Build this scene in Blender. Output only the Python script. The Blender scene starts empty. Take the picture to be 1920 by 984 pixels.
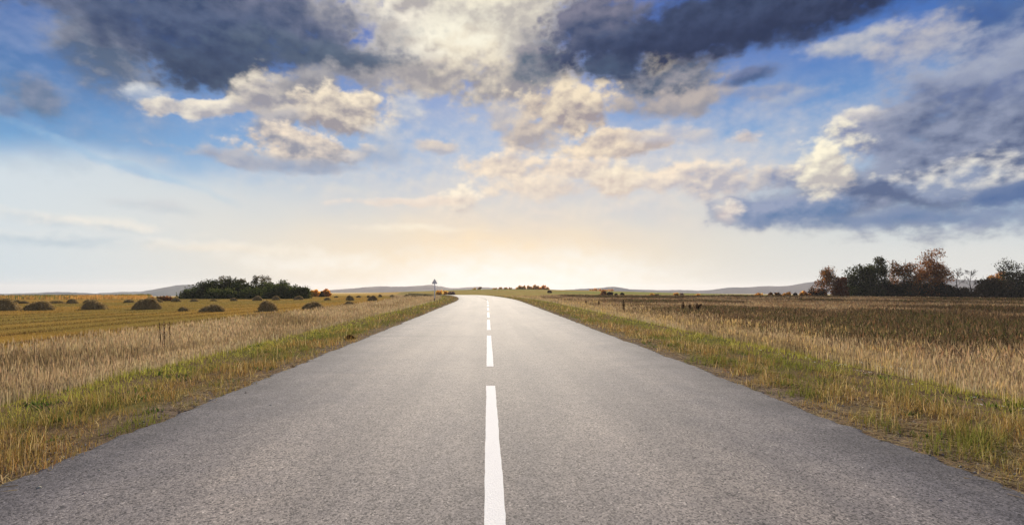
import bpy, math, random
import numpy as np
from mathutils import Vector

random.seed(7)
rng = np.random.default_rng(7)
scene = bpy.context.scene
COL = scene.collection
R = math.radians

# ------------------------------------------------------------------ camera
EYE = 1.5
F = 1000.0                       # focal length in photo pixels (photo 1920 wide)
VX, VY = 914.0, 541.0            # where the road's straight part vanishes
cam_d = bpy.data.cameras.new('camera')
cam = bpy.data.objects.new('camera', cam_d)
COL.objects.link(cam)
cam.location = (0, 0, EYE)
cam.rotation_euler = (R(90), 0, 0)
cam_d.sensor_fit = 'HORIZONTAL'
cam_d.sensor_width = 36
cam_d.lens = 36 * F / 1920
cam_d.shift_x = (960 - VX) / 1920
cam_d.shift_y = (VY - 492) / 1920
cam_d.clip_start = 0.05
cam_d.clip_end = 30000
scene.camera = cam

# ------------------------------------------------------------------ exposure
EXPO = 0.85
scene.view_settings.view_transform = 'Standard'
scene.view_settings.look = 'None'
scene.view_settings.exposure = EXPO
scene.view_settings.gamma = 1
scene.view_settings.use_curve_mapping = False

# ------------------------------------------------------------------ sun
SUN_AZ, SUN_EL = R(1), R(26)
sd = Vector((math.sin(SUN_AZ) * math.cos(SUN_EL), math.cos(SUN_AZ) * math.cos(SUN_EL), math.sin(SUN_EL)))
sun_d = bpy.data.lights.new('sun', 'SUN')
sun_d.energy = 3.8
sun_d.angle = R(0.6)
sun_d.color = (1.0, 0.89, 0.73)
sun = bpy.data.objects.new('sun', sun_d)
sun.rotation_euler = (-sd).to_track_quat('-Z', 'Y').to_euler()
sun.location = (0, 0, 50)
COL.objects.link(sun)

# ------------------------------------------------------------------ world: Nishita sky + procedural cloud cover
SKY_STRENGTH = 0.1


def lin(c):
    return tuple(((v / 255) / 12.92 if v / 255 <= 0.04045 else ((v / 255 + 0.055) / 1.055) ** 2.4) for v in c)


def sky_rgb(c, gain=1.0):
    k = gain / (SKY_STRENGTH * 2 ** EXPO)
    return tuple(v * k for v in lin(c)) + (1.0,)


world = bpy.data.worlds.new("World")
scene.world = world
world.use_nodes = True
wt = world.node_tree
wt.nodes.clear()
W, WL = wt.nodes.new, wt.links.new


def wmath(op, a, b=None, c=None, clamp=False):
    n = W('ShaderNodeMath')
    n.operation = op
    n.use_clamp = clamp
    for i, v in enumerate((a, b, c)):
        if v is None:
            continue
        if isinstance(v, (int, float)):
            n.inputs[i].default_value = v
        else:
            WL(v, n.inputs[i])
    return n.outputs[0]


def wmix(fac, a, b):
    n = W('ShaderNodeMix')
    n.data_type = 'RGBA'
    n.clamp_factor = True
    for s, v in ((n.inputs[0], fac), (n.inputs[6], a), (n.inputs[7], b)):
        if isinstance(v, (int, float, tuple)):
            s.default_value = v
        else:
            WL(v, s)
    return n.outputs[2]


def wsmooth(v, lo, hi):
    n = W('ShaderNodeMapRange')
    n.interpolation_type = 'SMOOTHSTEP'
    WL(v, n.inputs[0])
    n.inputs[1].default_value, n.inputs[2].default_value = lo, hi
    n.inputs[3].default_value, n.inputs[4].default_value = 0, 1
    return n.outputs[0]


def wnoise(vec, scale, detail, rough, dist=0.0):
    n = W('ShaderNodeTexNoise')
    n.inputs['Scale'].default_value = scale
    n.inputs['Detail'].default_value = detail
    n.inputs['Roughness'].default_value = rough
    n.inputs['Distortion'].default_value = dist
    WL(vec, n.inputs['Vector'])
    return n


def wvec(op, a, b=None, scale=None):
    n = W('ShaderNodeVectorMath')
    n.operation = op
    WL(a, n.inputs[0])
    if b is not None:
        if isinstance(b, tuple):
            n.inputs[1].default_value = b
        else:
            WL(b, n.inputs[1])
    if scale is not None:
        n.inputs['Scale'].default_value = scale
    return n.outputs[0]


tc = W('ShaderNodeTexCoord')
sx = W('ShaderNodeSeparateXYZ')
WL(tc.outputs['Generated'], sx.inputs[0])
U = wmath('ARCTAN2', sx.outputs[0], sx.outputs[1])               # azimuth from the road direction
V = wmath('ARCSINE', sx.outputs[2])                               # elevation
cb = W('ShaderNodeCombineXYZ')
WL(U, cb.inputs[0])
WL(V, cb.inputs[1])
P0 = cb.outputs[0]
nz_p = W('ShaderNodeMapping')
nz_p.inputs['Scale'].default_value = (1.0, 1.45, 1.0)
WL(P0, nz_p.inputs['Vector'])
PN = nz_p.outputs[0]
warp = wnoise(PN, 8.0, 5.0, 0.55)
wv = wvec('SUBTRACT', warp.outputs['Color'], (0.5, 0.5, 0.5))
wv = wvec('SCALE', wv, scale=0.05)
P = wvec('ADD', P0, wv)                                            # warped direction for cloud outlines
sp = W('ShaderNodeSeparateXYZ')
WL(P, sp.inputs[0])
PX, PY = W('ShaderNodeCombineXYZ'), W('ShaderNodeCombineXYZ')
for i in (0, 1):
    WL(sp.outputs[0], PX.inputs[i])
    WL(sp.outputs[1], PY.inputs[i])
PX, PY = PX.outputs[0], PY.outputs[0]
Pm = wvec('MULTIPLY_ADD', PX, (1, 0, 0))                           # (PX, 0) + (0, PY): keeps the node order compact
PYy = wvec('MULTIPLY', PY, (0, 1, 0))
WL(PYy, Pm.node.inputs[2])
P = Pm


def puffs(vec, scale, detail):
    n = W('ShaderNodeTexVoronoi')
    n.voronoi_dimensions = '2D'
    n.normalize = True
    n.inputs['Scale'].default_value = scale
    n.inputs['Detail'].default_value = detail
    n.inputs['Roughness'].default_value = 0.55
    WL(vec, n.inputs['Vector'])
    return n.outputs['Distance']


def cumulus(vec, det_n, det_v):
    """cloud noise: fractal wisps with rounded cauliflower heads"""
    a = wnoise(vec, 15.0, det_n, 0.60).outputs['Fac']
    b = puffs(vec, 26.0, det_v)
    return wmath('MULTIPLY_ADD', b, -0.40, wmath('MULTIPLY_ADD', a, 0.84, 0.08 + 0.40 * 0.30))


n1 = cumulus(PN, 8.0, 2.0)
PN2 = wvec('ADD', PN, (-0.006, 0.017, 0.0))
n2 = cumulus(PN2, 4.0, 1.0)
REL = wmath('SUBTRACT', n1, n2)                                    # billow relief towards the light
m1 = wnoise(PN, 6.5, 2.0, 0.5, 0.2).outputs['Fac']
m2 = wnoise(wvec('ADD', PN, (-0.015, 0.04, 0.0)), 6.5, 2.0, 0.5, 0.2).outputs['Fac']
REL = wmath('MULTIPLY_ADD', wmath('SUBTRACT', m1, m2), 0.75, REL)
big = wnoise(PN, 4.0, 3.0, 0.55).outputs['Fac']

sky = W('ShaderNodeTexSky')
sky.sky_type = 'NISHITA'
sky.sun_disc = False
sky.sun_elevation = SUN_EL
sky.sun_rotation = SUN_AZ % (2 * math.pi)
sky.altitude = 200
sky.air_density = 1.0
sky.dust_density = 0.4
sky.ozone_density = 3.0
hs = W('ShaderNodeHueSaturation')
hs.inputs['Saturation'].default_value = 1.35
hs.inputs['Value'].default_value = 0.40
WL(sky.outputs[0], hs.inputs['Color'])
C = hs.outputs[0]


def dirpx(px, py):
    x, z = (px - VX) / F, (VY - py) / F
    return math.atan2(x, 1.0), math.atan2(z, math.hypot(x, 1.0))


# clear-air blue deepening upwards, mixed over the Nishita base
tv = wsmooth(V, 0.12, 0.46)
blue = wmix(tv, sky_rgb((132, 184, 226)), sky_rgb((48, 92, 182)))
C = wmix(0.72, C, blue)


def veil(C, col, lo, hi, u0, uw, amount, wob):
    """thin high cloud sheet: opaque below elevation lo, gone above hi, centred on azimuth u0"""
    e = wmath('MULTIPLY_ADD', big, wob, V)
    e = wmath('SUBTRACT', e, wob * 0.5)
    a = wsmooth(e, hi, lo)
    if uw:
        d = wmath('SUBTRACT', U, u0)
        d = wmath('ABSOLUTE', d)
        d = wsmooth(d, uw, 0.0)
        a = wmath('MULTIPLY', a, d)
    a = wmath('MULTIPLY', a, amount)
    return wmix(a, C, sky_rgb(col))


C = veil(C, (200, 213, 220), 0.04, 0.20, 0, 0, 0.85, 0.10)
C = veil(C, (216, 225, 230), 0.150, 0.225, -0.75, 0.85, 0.9, 0.12)
C = veil(C, (196, 214, 224), 0.00, 0.10, -0.75, 0.7, 0.6, 0.06)
C = veil(C, (252, 228, 194), 0.06, 0.27, 0.0, 0.84, 1.0, 0.12)
C = veil(C, (226, 224, 218), 0.03, 0.14, 0.75, 0.6, 0.8, 0.06)


def blob(C, px, py, rx, ry, rot, lit, dark, amt=1.0, soft=0.22, rag=1.15, bias=0.0, gain=4.2, grad=0.38):
    u, v = dirpx(px, py)
    k = math.cos(u)                                                # wide-angle stretch taken out
    ax, ay = rx / F * k * k, ry / F * k
    if rot == 0:
        loc = wvec('MULTIPLY_ADD', P, (1 / ax, 1 / ay, 0))
        loc.node.inputs[2].default_value = (-u / ax, -v / ay, 0)
    else:
        cr, sr = math.cos(R(rot)), math.sin(R(rot))
        l0 = wvec('MULTIPLY_ADD', PY, (sr / ax, cr / ay, 0))
        l0.node.inputs[2].default_value = (-(u * cr + v * sr) / ax, (u * sr - v * cr) / ay, 0)
        loc = wvec('MULTIPLY_ADD', PX, (cr / ax, -sr / ay, 0))
        WL(l0, loc.node.inputs[2])
    n = W('ShaderNodeVectorMath')
    n.operation = 'LENGTH'
    WL(loc, n.inputs[0])
    r = wmath('MULTIPLY_ADD', n1, -2 * rag, n.outputs['Value'])
    a = wsmooth(r, 1.0 - rag + soft * 1.15, 1.0 - rag - soft * 1.1)
    if amt < 1:
        a = wmath('MULTIPLY', a, amt)
    s = W('ShaderNodeVectorMath')
    s.operation = 'DOT_PRODUCT'
    WL(loc, s.inputs[0])
    s.inputs[1].default_value = (0, grad, 0)
    f = wmath('ADD', s.outputs['Value'], 0.62 + bias)
    f = wmath('MULTIPLY_ADD', a, -0.22, f)                         # thin edges let more light through
    f = wmath('MULTIPLY_ADD', REL, gain * 0.66, f)
    return wmix(a, C, wmix(f, sky_rgb(dark), sky_rgb(lit)))


# (px, py, rx, ry, rot, lit colour, shaded colour, options)
clouds = [
    # left high grey veil and the dark mass
    (60, 50, 330, 170, 0, (150, 160, 185), (82, 110, 154), dict(amt=0.42, soft=0.5, rag=0.8)),
    (60, 172, 58, 32, -20, (138, 142, 160), (93, 112, 138), dict(amt=0.75, soft=0.5)),
    (5, 195, 36, 18, 0, (150, 160, 180), (110, 120, 150), dict(amt=0.6, soft=0.5)),
    (190, 72, 110, 66, -30, (150, 154, 168), (84, 102, 130), dict(soft=0.5)),
    # thin bright haze of cloud through the middle of the sky
    (990, 260, 400, 120, 0, (234, 222, 206), (196, 204, 218), dict(amt=0.24, soft=0.9, rag=0.9, gain=3)),
    (680, 260, 260, 80, 0, (214, 214, 212), (170, 190, 216), dict(amt=0.20, soft=0.9, rag=0.9, gain=3)),
    (1150, 345, 420, 70, 0, (248, 230, 208), (220, 210, 206), dict(amt=0.6, soft=0.9, rag=0.9, gain=3)),
    (1690, 230, 180, 60, 10, (180, 188, 206), (136, 156, 192), dict(amt=0.6, soft=0.8, rag=1.0, gain=3)),
    # central bright bank
    (860, 55, 230, 104, 0, (246, 238, 222), (180, 174, 172), dict(bias=0.06, soft=0.3)),
    (960, 20, 140, 50, 0, (240, 232, 212), (190, 184, 178), dict(soft=0.4)),
    (700, 125, 120, 30, 0, (204, 198, 192), (150, 150, 160), dict(soft=0.4)),
    (800, 140, 110, 26, 0, (206, 196, 186), (158, 154, 158), dict(soft=0.4)),
    (965, 150, 130, 46, 0, (226, 214, 194), (152, 148, 154), dict(soft=0.35)),
    (860, 74, 74, 32, 0, (255, 249, 228), (244, 230, 204), dict(bias=0.15, soft=0.7, amt=0.8)),
    (600, 36, 80, 34, 0, (222, 214, 204), (128, 132, 150), dict(soft=0.4)),
    (420, 36, 310, 74, 0, (116, 122, 146), (57, 76, 110), dict(bias=-0.1, soft=0.4, gain=3.4)),
    (400, 120, 108, 42, 0, (82, 98, 122), (52, 68, 98), dict(soft=0.3, gain=3)),
    (330, 52, 190, 40, 0, (75, 94, 128), (43, 60, 98), dict(amt=0.7, soft=0.6, gain=3)),
    (590, 102, 150, 19, 0, (93, 108, 130), (63, 80, 108), dict(soft=0.5, gain=3)),
    # left mid cumulus
    (278, 170, 36, 13, 0, (214, 218, 222), (160, 176, 202), dict(soft=0.6, rag=2.0, amt=0.85)),
    (390, 201, 104, 17, 4, (244, 234, 216), (172, 170, 178), dict(bias=0.05)),
    (520, 178, 70, 40, 0, (226, 216, 200), (152, 150, 160), dict(soft=0.3)),
    (585, 162, 60, 34, 0, (166, 164, 168), (128, 130, 144), dict(soft=0.4)),
    (640, 204, 96, 40, 0, (250, 234, 208), (156, 150, 156), dict(bias=0.04)),
    (510, 234, 56, 16, 30, (186, 182, 184), (146, 148, 162), dict(soft=0.45, amt=0.9)),
    (768, 198, 26, 24, 0, (214, 214, 214), (172, 182, 202), dict(soft=0.45, amt=0.7)),
    (722, 250, 34, 20, 0, (210, 210, 212), (172, 182, 200), dict(soft=0.45, amt=0.6)),
    (570, 274, 122, 28, 0, (246, 228, 206), (148, 150, 164), dict(bias=0.0)),
    (440, 294, 90, 12, -4, (190, 190, 196), (156, 164, 184), dict(soft=0.45)),
    (560, 306, 110, 12, 0, (176, 180, 192), (150, 160, 182), dict(soft=0.5, amt=0.8)),
    (710, 288, 64, 18, 0, (180, 186, 198), (156, 170, 194), dict(soft=0.5, amt=0.6)),
    (814, 268, 36, 13, 0, (226, 212, 198), (180, 180, 190), dict(soft=0.35)),
    # right of centre, under the dark roll
    (1005, 112, 50, 42, 0, (160, 156, 162), (91, 106, 126), dict(soft=0.35)),
    (1255, 146, 100, 42, 0, (164, 160, 166), (77, 94, 120), dict(soft=0.35)),
    (1238, 108, 34, 18, 0, (255, 242, 210), (206, 196, 184), dict(bias=0.2, soft=0.4)),
    (1150, 118, 74, 25, 0, (86, 104, 130), (52, 70, 102), dict(soft=0.3, gain=3)),
    (1060, 200, 92, 44, 0, (244, 226, 198), (160, 150, 154), dict(bias=0.02)),
    (1262, 190, 110, 22, 0, (184, 174, 170), (146, 146, 158), dict(soft=0.4)),
    (1000, 248, 56, 26, 0, (222, 206, 188), (172, 164, 166), dict(soft=0.4)),
    (945, 222, 26, 22, 0, (214, 204, 194), (176, 172, 178), dict(soft=0.45, amt=0.8)),
    (1150, 270, 92, 24, 0, (250, 230, 202), (184, 172, 170), dict(bias=0.03)),
    (1240, 250, 56, 15, 0, (222, 212, 202), (184, 184, 196), dict(soft=0.5, amt=0.75)),
    (1312, 254, 32, 11, 0, (208, 202, 200), (178, 184, 200), dict(soft=0.45, amt=0.75)),
    (1400, 252, 30, 13, 0, (226, 212, 200), (152, 154, 174), dict(soft=0.5, rag=2.2, amt=0.9)),
    (1410, 146, 46, 12, 14, (108, 122, 160), (73, 96, 138), dict(soft=0.45)),
    (1425, 176, 60, 12, 0, (160, 164, 180), (124, 140, 178), dict(soft=0.5, amt=0.6)),
    (1510, 178, 60, 12, 12, (172, 180, 196), (140, 160, 196), dict(soft=0.5, amt=0.75)),
    # the dark roll at the top right
    (1120, 50, 100, 54, 0, (124, 124, 144), (63, 78, 112), dict(soft=0.28, gain=3.6)),
    (1450, 14, 430, 58, 4, (66, 82, 116), (32, 46, 80), dict(soft=0.3, gain=2.8, rag=0.8)),
    (1340, 62, 170, 22, 0, (59, 74, 108), (36, 50, 84), dict(soft=0.4, gain=2.6, rag=0.8)),
    (1880, 55, 120, 70, 0, (82, 106, 148), (52, 76, 132), dict(soft=0.5, amt=0.7)),
    (1590, 84, 80, 18, 0, (196, 196, 200), (142, 156, 186), dict(soft=0.45)),
    (1725, 84, 82, 36, 0, (192, 190, 194), (128, 142, 178), dict(soft=0.45)),
    # right-hand blue-grey bank
    (1850, 168, 180, 84, 0, (164, 172, 192), (108, 124, 166), dict(soft=0.5)),
    (1640, 250, 90, 38, 0, (190, 190, 198), (118, 132, 170), dict(soft=0.4)),
    (1612, 222, 34, 12, 0, (250, 240, 222), (190, 188, 196), dict(soft=0.6, bias=0.1, rag=2.0)),
    (1805, 285, 200, 118, 0, (138, 148, 174), (80, 96, 132), dict(soft=0.4, gain=5)),
    (1500, 322, 84, 24, 8, (234, 220, 202), (134, 146, 178), dict(soft=0.35)),
    (1340, 348, 84, 30, 0, (250, 232, 208), (180, 178, 188), dict(soft=0.35)),
    (1640, 365, 260, 54, 0, (144, 154, 178), (82, 100, 138), dict(soft=0.5, rag=1.1, gain=4.4)),
    (1470, 392, 140, 30, 0, (146, 158, 186), (88, 120, 164), dict(soft=0.35, rag=0.9)),
    (1548, 298, 58, 42, 25, (255, 246, 220), (190, 184, 182), dict(bias=0.06, soft=0.45, rag=2.2, gain=5)),
    (1800, 340, 96, 36, 0, (240, 234, 220), (138, 152, 180), dict(soft=0.5, rag=2.1, gain=5)),
    (1890, 362, 110, 22, 6, (108, 128, 166), (66, 100, 152), dict(soft=0.35, gain=3)),
    (1700, 408, 240, 14, 0, (116, 136, 172), (84, 118, 162), dict(soft=0.8, rag=0.8)),
    (1366, 400, 20, 15, 0, (252, 238, 218), (206, 194, 192), dict(soft=0.7, rag=2.4, amt=0.9)),
    # small low cumulus over the road
    (945, 310, 74, 26, 0, (254, 234, 208), (206, 194, 188), dict(soft=0.4, rag=1.5)),
    (1065, 310, 76, 17, 0, (250, 230, 206), (206, 194, 188), dict(soft=0.4, rag=1.5)),
    (1165, 336, 56, 24, 0, (255, 240, 214), (216, 200, 188), dict(soft=0.4, rag=1.5)),
    (1255, 334, 56, 23, 0, (248, 230, 208), (186, 180, 186), dict(soft=0.4, rag=1.5)),
    (1000, 350, 100, 20, 0, (252, 234, 210), (218, 204, 194), dict(soft=0.45, rag=1.5)),
    (862, 378, 32, 24, 0, (255, 242, 220), (214, 202, 194), dict(soft=0.4, rag=1.6)),
    (770, 378, 100, 8, 2, (255, 234, 212), (240, 218, 198), dict(soft=0.5, amt=0.6)),
    # low streaks and left wisps
    (230, 305, 190, 9, -16, (170, 202, 226), (140, 182, 220), dict(soft=0.6, amt=0.5)),
    (290, 388, 60, 9, -6, (206, 208, 212), (186, 196, 206), dict(soft=0.8, amt=0.6)),
    (150, 412, 150, 11, -4, (250, 240, 224), (180, 194, 208), dict(soft=0.8, amt=0.6)),
    (110, 446, 180, 12, 0, (222, 226, 226), (170, 190, 206), dict(soft=0.8, amt=0.6)),
    (430, 462, 130, 9, 0, (255, 244, 226), (244, 230, 210), dict(soft=0.8, amt=0.6)),
    (780, 432, 90, 6, 0, (255, 244, 222), (252, 236, 212), dict(soft=0.8, amt=0.6)),
    (600, 490, 130, 16, 0, (255, 249, 238), (252, 240, 222), dict(soft=0.8, amt=0.6)),
    (975, 524, 230, 44, 0, (255, 253, 246), (255, 250, 236), dict(soft=0.7, amt=0.95, rag=0.5)),
]


def reach(c):
    """azimuth and elevation range a cloud can touch"""
    u, v = dirpx(c[0], c[1])
    k = math.cos(u)
    rag, soft = c[7].get('rag', 1.15), c[7].get('soft', 0.22)
    m = 1.0 + 0.55 * rag + soft
    ax, ay, t = c[2] / F * k * k * m, c[3] / F * k * m, R(c[4])
    eu = math.hypot(ax * math.cos(t), ay * math.sin(t)) + 0.045
    ev = math.hypot(ax * math.sin(t), ay * math.cos(t)) + 0.045
    return u - eu, u + eu, v - ev, v + ev


spans = [reach(c) for c in clouds]


def surround(C):
    """ordinary broken cloud for the rest of the dome (beside, above and behind the camera)"""
    side = wsmooth(wmath('ABSOLUTE', U), 0.86, 1.05)
    side = wmath('MAXIMUM', side, wsmooth(V, 0.50, 0.62))
    dens = wmath('MULTIPLY', wsmooth(big, 0.44, 0.56), side)
    f = wmath('MULTIPLY_ADD', REL, 4.0, 0.45)
    return wmix(dens, C, wmix(f, sky_rgb((110, 118, 142)), sky_rgb((206, 200, 192))))


def leaf(box, ids):
    c = C
    for i in ids:
        c = blob(c, *clouds[i][:7], **clouds[i][7])
    if box[0] < -0.86 or box[1] > 0.86 or box[3] > 0.5:
        c = surround(c)
    bg = W('ShaderNodeBackground')
    bg.inputs['Strength'].default_value = SKY_STRENGTH
    WL(c, bg.inputs['Color'])
    return bg.outputs[0]


def split(axis, at, low, high):
    """each direction only evaluates the clouds on its side (the result is seamless)"""
    m = W('ShaderNodeMixShader')
    WL(wmath('GREATER_THAN', U if axis == 0 else V, at), m.inputs[0])
    WL(low, m.inputs[1])
    WL(high, m.inputs[2])
    return m.outputs[0]


def sector(u0, u1, v0, v1):
    ids = [i for i in range(len(clouds)) if spans[i][1] > u0 and spans[i][0] < u1 and spans[i][3] > v0 and spans[i][2] < v1]
    return leaf((u0, u1, v0, v1), ids)


world.cycles.sampling_method = 'MANUAL'
world.cycles.sample_map_resolution = 256
sky_shader = sector(-4, 4, -0.02, 2)
below = W('ShaderNodeBackground')
below.inputs['Color'].default_value = sky_rgb((150, 140, 120))
below.inputs['Strength'].default_value = SKY_STRENGTH
sky_shader = split(1, -0.02, below.outputs[0], sky_shader)
wo = W('ShaderNodeOutputWorld')
WL(sky_shader, wo.inputs[0])

# ================================================================== helpers
def vnoise(x, y, scale, seed):
    """smooth value noise 0..1 on numpy arrays"""
    g = np.random.default_rng(seed).random((256, 256))
    x, y = np.asarray(x, float) * scale, np.asarray(y, float) * scale
    xi, yi = np.floor(x).astype(int), np.floor(y).astype(int)
    fx, fy = x - xi, y - yi
    fx, fy = fx * fx * (3 - 2 * fx), fy * fy * (3 - 2 * fy)
    a, b = g[xi % 256, yi % 256], g[(xi + 1) % 256, yi % 256]
    c, d = g[xi % 256, (yi + 1) % 256], g[(xi + 1) % 256, (yi + 1) % 256]
    return (a * (1 - fx) + b * fx) * (1 - fy) + (c * (1 - fx) + d * fx) * fy


def fbm(x, y, scale, seed, octaves=4):
    t, n, w = 0.0, 0.0, 1.0
    for i in range(octaves):
        t = t + w * vnoise(x, y, scale * 2 ** i, seed + i)
        n += w
        w *= 0.5
    return t / n


def sstep(a, b, x):
    t = np.clip((np.asarray(x, float) - a) / (b - a), 0, 1)
    return t * t * (3 - 2 * t)


HW = 3.87                                    # half width of the carriageway
ROAD_END = 262.0


def cx(y):
    y = np.clip(np.asarray(y, float), -50, ROAD_END)
    return 0.125 - np.maximum(y - 58, 0) ** 2 / (2 * 430)


def road_z(y):
    y = np.asarray(y, float)
    return -0.0002 * np.maximum(y - 112, 0) ** 2 - 0.00001 * np.maximum(y - 170, 0) ** 3 * 0


def field_z(x, y):
    d = np.hypot(x, y)
    z = -0.9 + 0.10 * (fbm(x, y, 0.06, 11, 2) - 0.5)
    slope = np.interp(np.arctan2(x, np.maximum(y, 1)), (-0.5, -0.38, -0.30, 0.0, 0.45), (0.0118, 0.0108, 0.0068, 0.0062, 0.0085))
    z = z - np.minimum(slope * np.maximum(d - 165, 0), 120)
    z = z + 2.7 * np.exp(-((x - 45) / 95) ** 2 - ((y - 400) / 150) ** 2)          # gentle swell right of the bend
    z = z + 1.2 * np.exp(-((x + 10) / 60) ** 2 - ((y - 330) / 70) ** 2)
    return z


def ground_z(x, y):
    x, y = np.asarray(x, float), np.asarray(y, float)
    s = np.abs(x - cx(y))
    side = x - cx(y) > 0
    crest = np.where(side, 7.4, 6.7)
    foot = np.where(side, 9.6, 9.0)
    sh = road_z(y) - 0.035 - 0.10 * sstep(HW, 7.0, s) + 0.03 * (fbm(x, y, 0.9, 5, 2) - 0.5) * sstep(HW, HW + 0.6, s)
    sh = np.where(s < HW - 0.25, road_z(y) - 0.12, sh)
    w = sstep(crest, foot, s)
    w = np.maximum(w, sstep(ROAD_END - 20, ROAD_END + 40, y))
    return sh * (1 - w) + field_z(x, y) * w


def place(px, py, far=True):
    """ground point that lies on this sight line of the photo"""
    d = np.geomspace(4, 1500, 3000)
    x = (px - VX) / F * d
    p = VY + (EYE - ground_z(x, d)) / d * F
    hit = np.where(p <= py)[0]
    i = hit[0] if len(hit) else len(d) - 1
    return float(x[i]), float(d[i]), float(ground_z(x[i], d[i]))


def mat(name):
    m = bpy.data.materials.new(name)
    m.use_nodes = True
    nt = m.node_tree
    nt.nodes.clear()
    out = nt.nodes.new('ShaderNodeOutputMaterial')
    return m, nt, out


def simple_mat(name, col, rough=0.8, spec=0.3, var=0.25, scale=6.0, bump=0.0, metallic=0.0):
    m, nt, out = mat(name)
    b = nt.nodes.new('ShaderNodeBsdfPrincipled')
    b.inputs['Roughness'].default_value = rough
    b.inputs['Specular IOR Level'].default_value = spec
    b.inputs['Metallic'].default_value = metallic
    t = nt.nodes.new('ShaderNodeTexCoord')
    n = nt.nodes.new('ShaderNodeTexNoise')
    n.inputs['Scale'].default_value = scale
    n.inputs['Detail'].default_value = 5
    nt.links.new(t.outputs['Object'], n.inputs['Vector'])
    mx = nt.nodes.new('ShaderNodeMix')
    mx.data_type = 'RGBA'
    mx.inputs[6].default_value = tuple(c * (1 - var) for c in col) + (1,)
    mx.inputs[7].default_value = tuple(min(1, c * (1 + var)) for c in col) + (1,)
    nt.links.new(n.outputs['Fac'], mx.inputs[0])
    nt.links.new(mx.outputs[2], b.inputs['Base Color'])
    if bump:
        bp = nt.nodes.new('ShaderNodeBump')
        bp.inputs['Strength'].default_value = bump
        bp.inputs['Distance'].default_value = 0.02
        nt.links.new(n.outputs['Fac'], bp.inputs['Height'])
        nt.links.new(bp.outputs[0], b.inputs['Normal'])
    nt.links.new(b.outputs[0], out.inputs[0])
    return m


def plant_mat(name, trans=0.45, gain=1.0):
    """leaf / blade material: per-blade colour, light passing through"""
    m, nt, out = mat(name)
    a = nt.nodes.new('ShaderNodeAttribute')
    a.attribute_name = 'tint'
    d = nt.nodes.new('ShaderNodeBsdfDiffuse')
    t = nt.nodes.new('ShaderNodeBsdfTranslucent')
    mx = nt.nodes.new('ShaderNodeMixShader')
    mx.inputs[0].default_value = trans
    nt.links.new(a.outputs['Color'], d.inputs['Color'])
    nt.links.new(a.outputs['Color'], t.inputs['Color'])
    nt.links.new(d.outputs[0], mx.inputs[1])
    nt.links.new(t.outputs[0], mx.inputs[2])
    nt.links.new(mx.outputs[0], out.inputs[0])
    return m


def np_mesh(name, verts, faces, tint=None, smooth=False):
    """faces: (n,3) or (n,4) int array, or a list of such arrays"""
    if not isinstance(faces, list):
        faces = [faces]
    faces = [f for f in faces if len(f)]
    me = bpy.data.meshes.new(name)
    verts = np.asarray(verts, dtype=np.float32)
    me.vertices.add(len(verts))
    me.vertices.foreach_set('co', verts.ravel())
    loops = np.concatenate([f.ravel() for f in faces]).astype(np.int32)
    tot = np.concatenate([np.full(len(f), f.shape[1]) for f in faces])
    start = np.concatenate([[0], np.cumsum(tot)[:-1]]).astype(np.int32)
    me.loops.add(len(loops))
    me.loops.foreach_set('vertex_index', loops)
    me.polygons.add(len(tot))
    me.polygons.foreach_set('loop_start', start)
    if smooth:
        me.polygons.foreach_set('use_smooth', np.ones(len(tot), dtype=bool))
    if tint is not None:
        at = me.color_attributes.new('tint', 'FLOAT_COLOR', 'POINT')
        c = np.ones((len(verts), 4), dtype=np.float32)
        c[:, :3] = tint
        at.data.foreach_set('color', c.ravel())
    me.update(calc_edges=True)
    return me


def link(name, me, material, parent=None, loc=None):
    o = bpy.data.objects.new(name, me)
    COL.objects.link(o)
    if material is not None and me is not None and len(me.materials) == 0:
        me.materials.append(material)
    if parent is not None:
        o.parent = parent
    if loc is not None:
        o.location = loc
    return o


def tag(o, label, cat, group=None):
    o['label'] = label
    o['category'] = cat
    if group:
        o['group'] = group
    return o


def thing(name, label, cat, loc, group=None, rotz=0.0):
    o = bpy.data.objects.new(name, None)
    COL.objects.link(o)
    o.location = loc
    o.rotation_euler = (0, 0, rotz)
    o.empty_display_size = 0.3
    return tag(o, label, cat, group)


def kind(o, k):
    o['kind'] = k
    return o


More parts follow.
